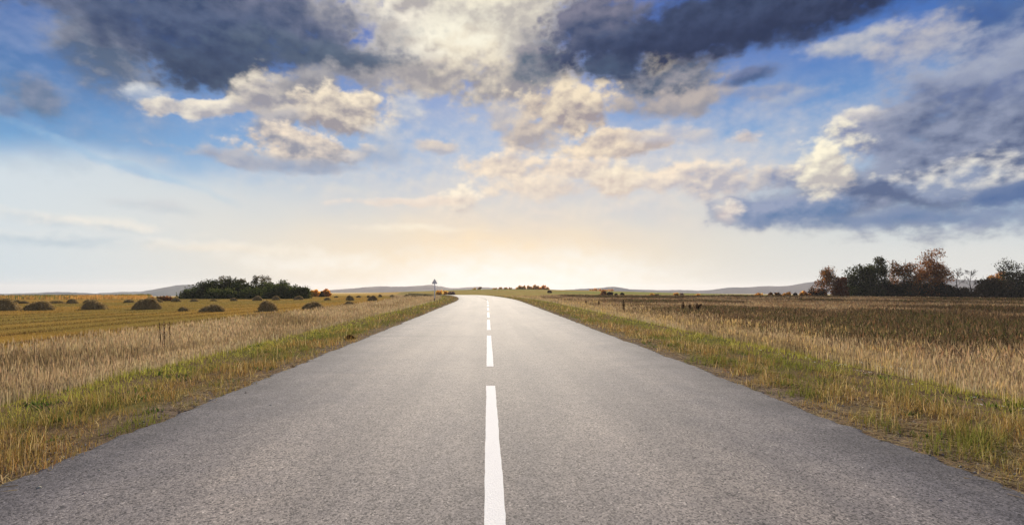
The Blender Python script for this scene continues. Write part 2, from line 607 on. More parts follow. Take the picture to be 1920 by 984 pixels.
class Geo:
    """collects quads / tris with a tint per vertex"""

    def __init__(self):
        self.v, self.q, self.t, self.c, self.n = [], [], [], [], 0

    def add(self, verts, quads=None, tris=None, col=(0.3, 0.3, 0.3)):
        verts = np.asarray(verts, float).reshape(-1, 3)
        self.v.append(verts)
        if quads is not None and len(quads):
            self.q.append(np.asarray(quads, int) + self.n)
        if tris is not None and len(tris):
            self.t.append(np.asarray(tris, int) + self.n)
        c = np.asarray(col, float)
        self.c.append(np.broadcast_to(c, (len(verts), 3)))
        self.n += len(verts)

    def tube(self, pts, radii, sides=5, col=(0.1, 0.08, 0.06)):
        pts = np.asarray(pts, float)
        rings = []
        for i, p in enumerate(pts):
            d = pts[min(i + 1, len(pts) - 1)] - pts[max(i - 1, 0)]
            d = d / (np.linalg.norm(d) + 1e-9)
            a = np.cross(d, (0.31, 0.95, 0.12) if abs(d[1]) < 0.9 else (1, 0, 0))
            a /= np.linalg.norm(a) + 1e-9
            b = np.cross(d, a)
            t = np.linspace(0, 2 * np.pi, sides, endpoint=False)
            rings.append(p + radii[i] * (np.outer(np.cos(t), a) + np.outer(np.sin(t), b)))
        n = len(pts)
        q = [(i * sides + j, i * sides + (j + 1) % sides, (i + 1) * sides + (j + 1) % sides, (i + 1) * sides + j)
             for i in range(n - 1) for j in range(sides)]
        tr = [((n - 1) * sides, (n - 1) * sides + j, (n - 1) * sides + j + 1) for j in range(1, sides - 1)]
        self.add(np.concatenate(rings), q, tr, col)

    def leaves(self, centers, size, cols, flat=0.0):
        """small randomly turned pointed leaf faces"""
        c = np.asarray(centers, float)
        n = len(c)
        if n == 0:
            return
        a = rng.normal(size=(n, 3))
        a[:, 2] *= 1 - flat
        a /= np.linalg.norm(a, axis=1, keepdims=True)
        b = np.cross(a, rng.normal(size=(n, 3)))
        b /= np.linalg.norm(b, axis=1, keepdims=True) + 1e-9
        sz = (np.asarray(size) * rng.uniform(0.6, 1.35, n))[:, None]
        v = np.stack([c - a * sz, c + b * sz * 0.55, c + a * sz, c - b * sz * 0.55], axis=1).reshape(-1, 3)
        q = np.arange(4 * n).reshape(n, 4)
        self.add(v, q, None, np.repeat(np.asarray(cols, float), 4, axis=0))

    def mesh(self, name, smooth=False):
        fs = []
        if self.q:
            fs.append(np.concatenate(self.q))
        if self.t:
            fs.append(np.concatenate(self.t))
        return np_mesh(name, np.concatenate(self.v), fs, np.concatenate(self.c), smooth)


def pick(palette, n, weights=None):
    p = np.asarray(palette, float)
    i = rng.choice(len(p), n, p=weights)
    return p[i] * rng.uniform(0.75, 1.3, (n, 1))


M_leaf = plant_mat('leaf_surface', 0.40)
M_grass = plant_mat('grass_blade', 0.45)
M_bark = plant_mat('bark', 0.0)
M_dry = plant_mat('dried_stalk', 0.12)

# ================================================================== the ground, one sheet to the horizon
ys = np.unique(np.concatenate([np.linspace(-14, 0, 15), np.linspace(0, 30, 61), np.linspace(30, 130, 101),
                               np.linspace(130, 520, 118), np.geomspace(520, 9000, 40)]))
sp_ = np.concatenate([np.linspace(0, 3.4, 5), np.linspace(3.5, 10.5, 36), np.linspace(11, 75, 97), np.geomspace(77, 9000, 60)])
ss = np.unique(np.concatenate([-sp_, sp_]))
S, Y = np.meshgrid(ss, ys)
X = S + cx(Y)
Z = ground_z(X, Y)


def ground_color(x, y):
    s = x - cx(y)
    d = np.hypot(x, y)
    n = fbm(x, y, 0.35, 31, 4)
    n2 = fbm(x, y, 0.05, 41, 3)
    col = np.zeros(np.shape(x) + (3,))

    def mixin(c, w):
        nonlocal col
        w = np.clip(w, 0, 1)[..., None]
        col = col * (1 - w) + np.asarray(c) * w

    mixin((0.15, 0.105, 0.06), np.ones_like(d))                                 # soil and thatch of the verges
    mixin((0.11, 0.10, 0.035), sstep(0.45, 0.65, n))
    mixin((0.17, 0.13, 0.095), sstep(4.75, 4.2, np.abs(s)) * sstep(0.3, 0.5, n) * 0.9)
    L, Rt = s < 0, s >= 0
    mixin((0.27, 0.19, 0.10), np.where(L, sstep(-6.5, -8.5, s), 0))
    stub = np.where(L, sstep(-15.5, -18.5, s), 0)
    mixin((0.27, 0.165, 0.04), stub)
    mixin((0.20, 0.145, 0.04), stub * sstep(0.42, 0.62, n2))
    row = 0.5 + 0.5 * np.sin(s * 1.75 + 3 * (n2 - 0.5) + 1.2)
    mixin((0.085, 0.05, 0.02), stub * sstep(0.86, 1.0, row) * 0.8 * sstep(95, 45, d) * sstep(0.25, 0.5, fbm(s, y * 0.2, 0.4, 77, 2)))
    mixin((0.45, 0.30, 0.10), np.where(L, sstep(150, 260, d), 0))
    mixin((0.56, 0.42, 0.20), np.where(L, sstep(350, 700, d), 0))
    mixin((0.19, 0.12, 0.06), np.where(Rt, sstep(7.6, 10.5, s), 0))
    mixin((0.15, 0.095, 0.05), np.where(Rt, sstep(16, 40, s), 0))
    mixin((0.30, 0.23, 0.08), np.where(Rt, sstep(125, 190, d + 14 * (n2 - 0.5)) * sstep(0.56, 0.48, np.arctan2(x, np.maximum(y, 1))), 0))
    mixin((0.20, 0.22, 0.07), np.where(Rt, sstep(200, 240, d) * sstep(0.45, 0.55, fbm(x, y, 0.012, 91, 2)), 0) * 0.8)
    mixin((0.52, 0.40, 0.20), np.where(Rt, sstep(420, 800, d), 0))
    return col * (0.8 + 0.4 * n[..., None])


m, nt, out = mat('field_ground')
a = nt.nodes.new('ShaderNodeAttribute')
a.attribute_name = 'tint'
tcn = nt.nodes.new('ShaderNodeTexCoord')
no = nt.nodes.new('ShaderNodeTexNoise')
no.inputs['Scale'].default_value = 9
no.inputs['Detail'].default_value = 8
no.inputs['Roughness'].default_value = 0.7
nt.links.new(tcn.outputs['Object'], no.inputs['Vector'])
mr = nt.nodes.new('ShaderNodeMapRange')
mr.inputs[1].default_value, mr.inputs[2].default_value = 0.3, 0.7
mr.inputs[3].default_value, mr.inputs[4].default_value = 0.55, 1.45
nt.links.new(no.outputs['Fac'], mr.inputs[0])
mu = nt.nodes.new('ShaderNodeVectorMath')
mu.operation = 'SCALE'
nt.links.new(a.outputs['Color'], mu.inputs[0])
nt.links.new(mr.outputs[0], mu.inputs['Scale'])
bp = nt.nodes.new('ShaderNodeBump')
bp.inputs['Strength'].default_value = 0.6
bp.inputs['Distance'].default_value = 0.05
nt.links.new(no.outputs['Fac'], bp.inputs['Height'])
b = nt.nodes.new('ShaderNodeBsdfDiffuse')
nt.links.new(mu.outputs[0], b.inputs['Color'])
nt.links.new(bp.outputs[0], b.inputs['Normal'])
nt.links.new(b.outputs[0], out.inputs[0])
M_ground = m

nr, nc = X.shape
idx = np.arange(nr * nc).reshape(nr, nc)
gq = np.stack([idx[:-1, :-1], idx[:-1, 1:], idx[1:, 1:], idx[1:, :-1]], -1).reshape(-1, 4)
gv = np.stack([X, Y, Z], -1).reshape(-1, 3)
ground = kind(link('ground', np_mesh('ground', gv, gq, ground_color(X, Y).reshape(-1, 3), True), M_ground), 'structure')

# ================================================================== the road
m, nt, out = mat('old_asphalt')
N, K = nt.nodes.new, nt.links.new
tcn = N('ShaderNodeTexCoord')


def tnoise(scale, detail, rough, mapscale=None, src=None):
    n = N('ShaderNodeTexNoise')
    n.inputs['Scale'].default_value = scale
    n.inputs['Detail'].default_value = detail
    n.inputs['Roughness'].default_value = rough
    if mapscale:
        mp = N('ShaderNodeMapping')
        mp.inputs['Scale'].default_value = mapscale
        K(tcn.outputs['Object'], mp.inputs['Vector'])
        K(mp.outputs[0], n.inputs['Vector'])
    else:
        K(tcn.outputs['Object'], n.inputs['Vector'])
    return n.outputs['Fac']


def ramp(fac, stops):
    r = N('ShaderNodeValToRGB')
    e = r.color_ramp.elements
    e[0].position, e[0].color = stops[0][0], stops[0][1] + (1,)
    e[1].position, e[1].color = stops[-1][0], stops[-1][1] + (1,)
    for p, c in stops[1:-1]:
        x = e.new(p)
        x.color = c + (1,)
    K(fac, r.inputs[0])
    return r.outputs[0]


def mixc(fac, a, b, mode='MIX'):
    n = N('ShaderNodeMix')
    n.data_type = 'RGBA'
    n.blend_type = mode
    for sck, v in ((n.inputs[0], fac), (n.inputs[6], a), (n.inputs[7], b)):
        if isinstance(v, (int, float, tuple)):
            sck.default_value = v
        else:
            K(v, sck)
    return n.outputs[2]


vor = N('ShaderNodeTexVoronoi')
vor.inputs['Scale'].default_value = 76
K(tcn.outputs['Object'], vor.inputs['Vector'])
stone = ramp(vor.outputs['Color'], [(0.0, (0.016, 0.016, 0.018)), (0.25, (0.085, 0.083, 0.087)), (0.5, (0.20, 0.192, 0.192)), (0.85, (0.26, 0.25, 0.246)), (1.0, (0.52, 0.505, 0.485))])
fine = ramp(tnoise(130, 4, 0.7), [(0.3, (0.45, 0.45, 0.47)), (0.62, (1.25, 1.22, 1.2))])
col = mixc(1.0, stone, fine, 'MULTIPLY')
patch = ramp(tnoise(0.55, 5, 0.6, (1.0, 0.35, 1.0)), [(0.34, (0.80, 0.80, 0.83)), (0.66, (1.18, 1.14, 1.08))])
col = mixc(1.0, col, patch, 'MULTIPLY')
mott = ramp(tnoise(5, 4, 0.65), [(0.3, (0.86, 0.86, 0.88)), (0.7, (1.12, 1.11, 1.09))])
col = mixc(1.0, col, mott, 'MULTIPLY')
lane = ramp(tnoise(1.3, 3, 0.5, (1.0, 0.03, 1.0)), [(0.36, (0.74, 0.74, 0.76)), (0.62, (1.14, 1.12, 1.09))])   # wheel-worn strips
col = mixc(0.8, col, lane, 'MULTIPLY')
band = ramp(tnoise(0.5, 4, 0.6, (0.06, 1.0, 1.0)), [(0.30, (0.72, 0.71, 0.72)), (0.40, (1.0, 1.0, 1.0)), (1.0, (1.0, 1.0, 1.0))])  # paving joints
col = mixc(0.7, col, band, 'MULTIPLY')
bs = N('ShaderNodeBsdfPrincipled')
bs.inputs['Roughness'].default_value = 0.8
bs.inputs['Specular IOR Level'].default_value = 0.19
hgt = N('ShaderNodeMath')
hgt.operation = 'MULTIPLY_ADD'
K(vor.outputs['Distance'], hgt.inputs[0])
hgt.inputs[1].default_value = -0.6
K(tnoise(130, 4, 0.7), hgt.inputs[2])
bp = N('ShaderNodeBump')
bp.inputs['Strength'].default_value = 0.55
bp.inputs['Distance'].default_value = 0.006
K(hgt.outputs[0], bp.inputs['Height'])
at = N('ShaderNodeAttribute')                                          # rough unworn strip along the edges, dusty; light falloff also painted into the colour
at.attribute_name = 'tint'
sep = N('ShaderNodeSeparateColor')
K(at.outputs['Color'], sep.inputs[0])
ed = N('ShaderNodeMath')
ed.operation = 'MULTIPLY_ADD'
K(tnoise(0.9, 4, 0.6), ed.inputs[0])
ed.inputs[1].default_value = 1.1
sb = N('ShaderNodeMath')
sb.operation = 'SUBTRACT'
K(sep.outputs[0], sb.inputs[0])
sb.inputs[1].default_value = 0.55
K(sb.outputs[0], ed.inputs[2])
edge_wear_shade = ramp(ed.outputs[0], [(0.24, (1.10, 1.07, 1.03)), (0.62, (0.78, 0.785, 0.83)), (1.0, (0.42, 0.43, 0.48))])
col = mixc(1.0, col, edge_wear_shade, 'MULTIPLY')
K(col, bs.inputs['Base Color'])
K(bp.outputs[0], bs.inputs['Normal'])
K(bs.outputs[0], out.inputs[0])
M_road = m

ry = np.unique(np.concatenate([np.linspace(-12, 40, 1041), np.linspace(40, ROAD_END, 300)]))
jl = (fbm(ry, ry * 0, 1.1, 51, 4) - 0.5) * 0.15 + (vnoise(ry, ry * 0, 5, 55) - 0.5) * 0.06 + (vnoise(ry, ry * 0, 13, 56) - 0.5) * 0.05
jr = (fbm(ry, ry * 0 + 9, 1.1, 61, 4) - 0.5) * 0.15 + (vnoise(ry, ry * 0, 5, 65) - 0.5) * 0.06 + (vnoise(ry, ry * 0, 13, 66) - 0.5) * 0.05
sc = np.array([-HW - 0.04, -HW, -HW + 0.06, -3.2, -2.2, -1.2, 0, 1.2, 2.2, 3.2, HW - 0.06, HW, HW + 0.04])
zz = np.array([-0.07, -0.012, 0.0, 0.0, 0.0, 0.0, 0.0, 0.0, 0.0, 0.0, 0.0, -0.012, -0.07])
RS = np.tile(sc, (len(ry), 1))
RS[:, :3] += jl[:, None]
RS[:, -3:] += jr[:, None]
RX = RS + cx(ry)[:, None]
RY = np.tile(ry[:, None], (1, len(sc)))
RZ = zz[None, :] + road_z(ry)[:, None]
idx = np.arange(RX.size).reshape(RX.shape)
rq = np.stack([idx[:-1, :-1], idx[:-1, 1:], idx[1:, 1:], idx[1:, :-1]], -1).reshape(-1, 4)
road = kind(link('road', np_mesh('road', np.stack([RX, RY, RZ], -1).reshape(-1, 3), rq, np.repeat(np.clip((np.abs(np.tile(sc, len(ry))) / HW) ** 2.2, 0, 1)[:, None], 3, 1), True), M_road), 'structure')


def strip(y0, y1, s0, w, dz, jit, step=0.1):
    yy = np.linspace(y0, y1, max(3, int((y1 - y0) / step)))
    e0 = (vnoise(yy, yy * 0, 9, int(y0 * 7) + 3) - 0.5) * jit + (vnoise(yy, yy * 0, 1.1, int(y0 * 3) + 9) - 0.5) * jit
    e1 = (vnoise(yy, yy * 0, 9, int(y0 * 7) + 5) - 0.5) * jit + (vnoise(yy, yy * 0, 1.3, int(y0 * 3) + 8) - 0.5) * jit
    c = cx(yy) + s0
    v = np.concatenate([np.stack([c - w / 2 + e0, yy, road_z(yy) + dz], -1), np.stack([c + w / 2 + e1, yy, road_z(yy) + dz], -1)])
    n = len(yy)
    i = np.arange(n - 1)
    return np_mesh('strip', v, np.stack([i, i + n, i + n + 1, i + 1], -1))


M_paint = simple_mat('road_paint', (0.82, 0.81, 0.78), 0.85, 0.10, 0.16, 110.0, 0.5)
for y0, y1 in ((1.5, 8.24), (10.27, 17.05), (19.3, 25.7), (27.6, 34.0), (36.4, 42.6), (45.0, 51.0), (53.6, 59.4), (62.0, 67.8)):
    link('centre_dash', strip(y0, y1, -0.075, 0.137, 0.004, 0.006), M_paint, road)
M_seam = simple_mat('seam_tar', (0.09, 0.082, 0.075), 0.95, 0.0)
link('centre_seam', strip(68.4, 150, -0.075, 0.07, 0.004, 0.02, 0.5), M_seam, road)

# ================================================================== hills on the horizon
def ridge(name, tops, dist, depth, base_z, palette, seed, rough):
    px = np.array([t[0] for t in tops], float)
    py = np.array([t[1] for t in tops], float)
    u = np.linspace(px[0], px[-1], max(60, int((px[-1] - px[0]) / 3)))
    top = np.interp(u, px, py)
    top = np.convolve(np.pad(top, 3, 'edge'), np.ones(7) / 7, 'valid')
    k = np.linspace(-1, 1, 25)
    Uu, Kk = np.meshgrid(u, k)
    dd = dist + Kk * depth
    x = (Uu - VX) / F * dd
    peak = EYE + (VY - np.tile(top, (25, 1))) / F * dist - base_z
    prof = np.where(Kk < 0, np.cos(Kk * np.pi / 2) ** 1.3, np.cos(Kk * np.pi / 2) ** 1.0)
    nn = fbm(x, dd, 0.006, seed, 4)
    z = base_z - 3 + (peak + 3) * prof * (1 - rough * (1 - prof) * (nn - 0.3) * 1.5) + (fbm(x, dd, 0.05, seed + 9, 3) - 0.5) * rough * 10 * prof
    i = np.arange(x.size).reshape(x.shape)
    q = np.stack([i[:-1, :-1], i[:-1, 1:], i[1:, 1:], i[1:, :-1]], -1).reshape(-1, 4)
    w = sstep(0.45, 0.58, fbm(x, dd, 0.0035, seed + 20, 3))[..., None]
    c = np.asarray(palette[0]) * (1 - w) + np.asarray(palette[1]) * w
    c = c * (0.75 + 0.5 * fbm(x, dd, 0.04, seed + 30, 3))[..., None]
    return kind(link(name, np_mesh(name, np.stack([x, dd, z], -1).reshape(-1, 3), q, c.reshape(-1, 3), True), M_ground), 'structure')


ridge('hills', [(-160, 556), (-60, 551), (10, 551), (60, 549.5), (95, 547.5), (140, 548.5), (180, 550.5), (232, 547.0), (262, 547.5), (290, 542.5), (320, 537), (340, 534), (356, 533.5), (380, 537), (420, 541), (470, 547), (520, 553)],
      2300, 500, -30, [(0.025, 0.042, 0.06), (0.12, 0.13, 0.13)], 101, 0.5)
ridge('hills', [(540, 552), (600, 546), (625, 543), (660, 541), (690, 538), (712, 536.5), (745, 537.5), (780, 536.5), (806, 533.5), (825, 536.5), (850, 541), (868, 539.5), (885, 538), (905, 538), (930, 540), (990, 542), (1040, 543), (1100, 547)],
      2800, 500, -30, [(0.11, 0.085, 0.085), (0.20, 0.16, 0.14)], 111, 0.4)
ridge('hills', [(1040, 545), (1090, 541.5), (1130, 539.5), (1148, 537), (1162, 538.5), (1180, 542.5), (1230, 544), (1275, 543.5), (1320, 545), (1350, 541.5), (1365, 538.7), (1400, 539), (1435, 535.8), (1462, 537.2), (1490, 534), (1508, 530.5), (1530, 528), (1590, 524), (1650, 526), (1720, 524), (1800, 524), (1870, 528), (1960, 533), (2080, 541)],
      2600, 500, -30, [(0.035, 0.04, 0.06), (0.09, 0.08, 0.09)], 121, 0.4)

# ================================================================== grass, stalks and weeds
def blades(name, x, y, h, w, tint, lean=0.25, seg=2, head=None, material=None, label=None, cat=None):
    """one object of many separate bent blades; head: per-blade width of a seed head"""
    n = len(x)
    z = ground_z(x, y) - 0.02
    d = np.hypot(x, y)
    w = np.maximum(w, 0.00085 * d)
    ang = rng.uniform(0, 2 * np.pi, n)
    ex, ey = np.cos(ang), np.sin(ang)
    la = rng.uniform(0, 2 * np.pi, n)
    lm = h * lean * rng.random(n) ** 1.5 * 1.6
    lx, ly = np.cos(la) * lm, np.sin(la) * lm
    V, Fq, Ft, T = [], [], [], []
    for k in range(seg):
        t = k / seg
        wk = w * (1 - 0.55 * t) * 0.5
        px, py, pz = x + lx * t * t, y + ly * t * t, z + h * t
        V.append(np.stack([px - ex * wk, py - ey * wk, pz], -1))
        V.append(np.stack([px + ex * wk, py + ey * wk, pz], -1))
        T += [tint, tint]
    V.append(np.stack([x + lx, y + ly, z + h], -1))
    T.append(tint * 1.08)
    i = np.arange(n)
    for k in range(seg - 1):
        a = 2 * k * n
        Fq.append(np.stack([a + i, a + n + i, a + 3 * n + i, a + 2 * n + i], -1))
    a = 2 * (seg - 1) * n
    Ft.append(np.stack([a + i, a + n + i, 2 * seg * n + i], -1))
    nv = (2 * seg + 1) * n
    if head is not None:
        t0 = 0.72
        hx, hy = x + lx * t0 * t0, y + ly * t0 * t0
        hw_ = np.maximum(head, 0.00095 * d) * 0.5
        mx_, my_ = x + lx * 0.8, y + ly * 0.8
        V += [np.stack([hx, hy, z + h * t0], -1), np.stack([mx_ - ey * hw_, my_ + ex * hw_, z + h * 0.88], -1),
              np.stack([x + lx * 1.1, y + ly * 1.1, z + h * 1.06], -1), np.stack([mx_ + ey * hw_, my_ - ex * hw_, z + h * 0.88], -1)]
        ht = tint * np.array([1.06, 1.0, 0.95])
        T += [ht] * 4
        Fq.append(np.stack([nv + i, nv + n + i, nv + 2 * n + i, nv + 3 * n + i], -1))
    fs = [np.concatenate(Ft)] + ([np.concatenate(Fq)] if Fq else [])
    o = link(name, np_mesh(name, np.concatenate(V), fs, np.concatenate(T)), material or M_grass)
    kind(o, 'stuff')
    if label:
        tag(o, label, cat)
    return o


def scatter(n, r0, r1, u0=-0.98, u1=1.0, power=0.0):
    u = rng.uniform(u0, u1, n)
    t = rng.random(n)
    if power:
        r = (r0 ** power + t * (r1 ** power - r0 ** power)) ** (1 / power)
    else:
        r = r0 * (r1 / r0) ** t
    return r * np.sin(u), r * np.cos(u)


def pal(n, base, var=0.22):
    b = np.asarray(base, float)
    if b.ndim == 1:
        b = np.tile(b, (n, 1))
    k = rng.uniform(1 - var, 1 + var, (n, 1))
    return np.clip(b * k * rng.uniform(0.93, 1.07, (n, 3)), 0.004, 0.9)


def blend(a, b, w):
    w = np.clip(w, 0, 1)[:, None]
    return np.asarray(a) * (1 - w) + np.asarray(b) * w


# --- mown-looking verges: short tufted grass, greener towards the crest
x, y = scatter(540000, 2.8, 120, -1.1, 1.15, power=-0.15)
s = x - cx(y)
ok = (np.abs(s) > HW - 0.12) & (np.abs(s) < 8.6) & ((s > 0) | (s > -7.6))
cl = fbm(x, y, 2.6, 201, 3)
cover = np.where(s < 0, sstep(0.14, 0.30, cl), sstep(0.28, 0.46, cl + 0.13 * sstep(4.3, 6.2, s)))
edge = sstep(HW - 0.10, HW + np.where(s > 0, 0.45, 0.10), np.abs(s) + 0.5 * (fbm(x, y, 1.2, 207, 2) - 0.5))
ok &= rng.random(len(x)) < cover * edge
x, y, s, cl = x[ok], y[ok], s[ok], cl[ok]
n = len(x)
g1 = fbm(x, y, 0.9, 211, 3)
g2 = fbm(x, y, 0.28, 215, 3)
crest = np.where(s < 0, sstep(-5.2, -6.3, s + 0.5 * (g2 - 0.5)), sstep(5.8, 7.0, s + 0.6 * (g2 - 0.5)))
hue = rng.random(n)
base = blend((0.33, 0.19, 0.065), (0.25, 0.19, 0.055), rng.random(n))
base = blend(base, (0.50, 0.37, 0.17), (hue > np.where(s < 0, 0.86, 0.76)) * 1.0)
base = blend(base, (0.16, 0.165, 0.035), sstep(0.48, 0.66, g1 + 0.25 * (rng.random(n) - 0.5)))
base = blend(base, (0.26, 0.085, 0.045), ((hue < 0.05) & (g2 > 0.5)) * 0.8)
base = blend(base, (0.34, 0.325, 0.06), crest * 0.85 * (rng.random(n) > 0.14))
h = (0.05 + 0.14 * rng.random(n) ** 1.8) * (0.45 + 1.3 * sstep(0.3, 0.75, cl)) * (1 - 0.25 * crest)
h = np.where((hue > 0.93) & (crest < 0.5), h * 1.45, h) * (0.5 + 0.5 * sstep(HW, HW + 0.7, np.abs(s)))
blades('verge_grass', x, y, h, np.full(n, 0.006), pal(n, base, 0.3), 0.55, 2,
       label='short green and rust-brown grass growing on both road verges', cat='grass')

# --- low leafy rosettes among the verge grass
x, y = scatter(5200, 3.4, 45, power=-0.2)
s = x - cx(y)
ok = (np.abs(s) > HW + 0.35) & (np.abs(s) < 7.3) & (fbm(x, y, 1.5, 231, 2) > 0.57)
x, y = x[ok], y[ok]
rep = 9
x, y = np.repeat(x, rep) + rng.normal(0, 0.05, len(x) * rep), np.repeat(y, rep) + rng.normal(0, 0.05, len(y) * rep)
n = len(x)
blades('clover_patch', x, y, 0.05 + 0.06 * rng.random(n), np.full(n, 0.022), pal(n, (0.075, 0.115, 0.025), 0.35), 1.2, 2,
       label='low dark green leafy herbs spotted through the verge grass', cat='herbs')

# --- straw litter and gravel along the road edges
x, y = scatter(60000, 3.4, 40, -0.95, 1.0, power=-0.3)
s = x - cx(y)
ok = (np.abs(s) > HW - 0.12) & (np.abs(s) < np.where(s > 0, 5.2, 4.5)) & (fbm(x, y, 1.3, 241, 2) > np.where(s > 0, 0.42, 0.55))
x, y = x[ok], y[ok]
n = len(x)
G = Geo()
zz_ = ground_z(x, y) + 0.012 + 0.02 * rng.random(n)
a = rng.uniform(0, np.pi, n)
L = 0.04 + 0.12 * rng.random(n) ** 2
wd = np.maximum(0.0035, 0.0006 * np.hypot(x, y))
dx, dy = np.cos(a) * L, np.sin(a) * L
ox, oy = -np.sin(a) * wd, np.cos(a) * wd
tz = rng.normal(0, 0.012, n)
v = np.stack([np.stack([x - dx + ox, y - dy + oy, zz_], -1), np.stack([x - dx - ox, y - dy - oy, zz_], -1),
              np.stack([x + dx - ox, y + dy - oy, zz_ + tz], -1), np.stack([x + dx + ox, y + dy + oy, zz_ + tz + 0.004], -1)], 1).reshape(-1, 3)
G.add(v, np.arange(4 * n).reshape(n, 4), None, np.repeat(pal(n, (0.42, 0.32, 0.17), 0.4), 4, axis=0))
o = kind(link('straw_litter', G.mesh('straw_litter'), M_grass), 'stuff')
tag(o, 'loose dry straw lying along the asphalt edges', 'straw')

x, y = scatter(26000, 3.4, 34, -0.95, 1.0, power=-0.3)
s = x - cx(y)
ok = (np.abs(s) > HW - 0.02) & (np.abs(s) < np.where(s > 0, 5.0, 4.2)) & (fbm(x, y, 1.0, 251, 2) > np.where(s > 0, 0.40, 0.5))
ok |= (np.abs(s) < HW - 0.1) & (np.abs(s) > HW - 1.0) & (rng.random(len(s)) < 0.012)
x, y, s = x[ok], y[ok], s[ok]
n = len(x)
zz_ = np.where(np.abs(s) < HW, road_z(y), ground_z(x, y) + 0.003)
r_ = 0.006 + 0.016 * rng.random(n) ** 3
oc = np.array([(1, 0, 0), (0, 1, 0), (-1, 0, 0), (0, -1, 0), (0.2, 0.1, 0.8), (0, 0, -0.5)])
v = (np.stack([x, y, zz_], -1)[:, None, :] + oc[None] * r_[:, None, None] * rng.uniform(0.6, 1.3, (n, 6, 1))).reshape(-1, 3)
tr = np.array([(0, 1, 4), (1, 2, 4), (2, 3, 4), (3, 0, 4), (1, 0, 5), (2, 1, 5), (3, 2, 5), (0, 3, 5)])
G = Geo()
G.add(v, None, (np.arange(n)[:, None, None] * 6 + tr[None]).reshape(-1, 3), np.repeat(pal(n, (0.27, 0.24, 0.21), 0.5), 6, axis=0))
o = kind(link('gravel', G.mesh('gravel'), M_bark), 'stuff')
tag(o, 'small grey stones scattered beside the asphalt edges', 'gravel')

# --- tall dry grass behind the verge crest, both sides
x, y = scatter(370000, 5.5, 125, -1.1, 1.15, power=0.35)
s = x - cx(y)
wob = 2.4 * (fbm(x, y, 0.12, 261, 3) - 0.5)
okL = (s < -6.5) & (s + wob > -16.6)
okR = (s > 7.2) & (s < 22)
pden = np.where(s < 0, sstep(-6.4, -7.8, s), sstep(7.1, 8.4, s) * (1 - 0.75 * sstep(11, 20, s + 5 * (fbm(x, y, 0.15, 265, 2) - 0.5))))
ok = (okL | okR) & (rng.random(len(x)) < pden)
x, y, s = x[ok], y[ok], s[ok]
n = len(x)
g1 = fbm(x, y, 0.35, 271, 3)
g2 = fbm(x, y, 1.1, 275, 2)
base = blend((0.38, 0.28, 0.155), (0.48, 0.39, 0.24), rng.random(n))
base = blend(base, (0.26, 0.195, 0.105), sstep(0.5, 0.7, g1))
base = blend(base, (0.52, 0.39, 0.17), np.where(s > 0, sstep(0.56, 0.68, g2), 0))
h = np.where(s < 0, 0.30 + 0.34 * sstep(-6.8, -9, s), 0.30 + 0.42 * sstep(7.4, 9.8, s)) * rng.uniform(0.65, 1.15, n) * (0.8 + 0.4 * g1)
blades('dry_grass', x, y, h, np.full(n, 0.004), pal(n, base, 0.28), 0.14, 3, head=np.full(n, 0.008),
       label='tall pale straw-coloured grass standing below both road verges', cat='dry grass')

# --- brown weeds filling the field right of the road
x, y = scatter(225000, 10, 150, -0.1, 1.1, power=0.75)
s = x - cx(y)
ok = (s > 10) & (rng.random(len(x)) < sstep(10, 17, s)) & (np.hypot(x, y) < 138 + 16 * (fbm(x, y, 0.03, 281, 2) - 0.5)) & (x > 0.10 * y)
x, y, s = x[ok], y[ok], s[ok]
n = len(x)
g1 = fbm(x, y, 0.10, 285, 3)
g2 = fbm(x, y, 0.45, 289, 3)
base = blend((0.36, 0.25, 0.135), (0.54, 0.42, 0.25), sstep(0.35, 0.65, g2) * (0.35 + 0.65 * rng.random(n)))
base = blend(base, (0.15, 0.105, 0.06), sstep(0.46, 0.62, g1))
base = blend(base, (0.09, 0.09, 0.035), (sstep(0.62, 0.7, g1) * (rng.random(n) > 0.6)))
base = blend(base, (0.26, 0.14, 0.075), (rng.random(n) > 0.94) * 0.8)
base = base * (1 - 0.25 * sstep(18, 45, s))[:, None]
h = (0.55 + 0.3 * rng.random(n)) * (0.75 + 0.5 * g1)
base = pal(n, base, 0.3)
blades('brown_weeds', x, y, h, np.full(n, 0.007), base, 0.35, 3, head=np.full(n, 0.035), material=M_grass,
       label='tall brown withered weeds covering the field right of the road', cat='weeds')
# fuzzy side sprigs of the same weeds
rep = 3
keep = rng.random(n) < 0.55
xs, ys_, hs_, bs_ = (np.repeat(q[keep], rep, axis=0) for q in (x, y, h, base))
n2_ = len(xs)
zz_ = ground_z(xs, ys_) + hs_ * rng.uniform(0.45, 1.0, n2_)
c = np.stack([xs + rng.normal(0, 0.06, n2_), ys_ + rng.normal(0, 0.06, n2_), zz_], -1)
G = Geo()
G.leaves(c, np.maximum(0.03, 0.0011 * np.hypot(xs, ys_)), bs_ * rng.uniform(0.8, 1.25, (n2_, 1)), -0.3)
o = kind(link('weed_heads', G.mesh('weed_heads'), M_dry), 'stuff')
tag(o, 'fluffy brown seed heads of the weeds in the right field', 'weeds')

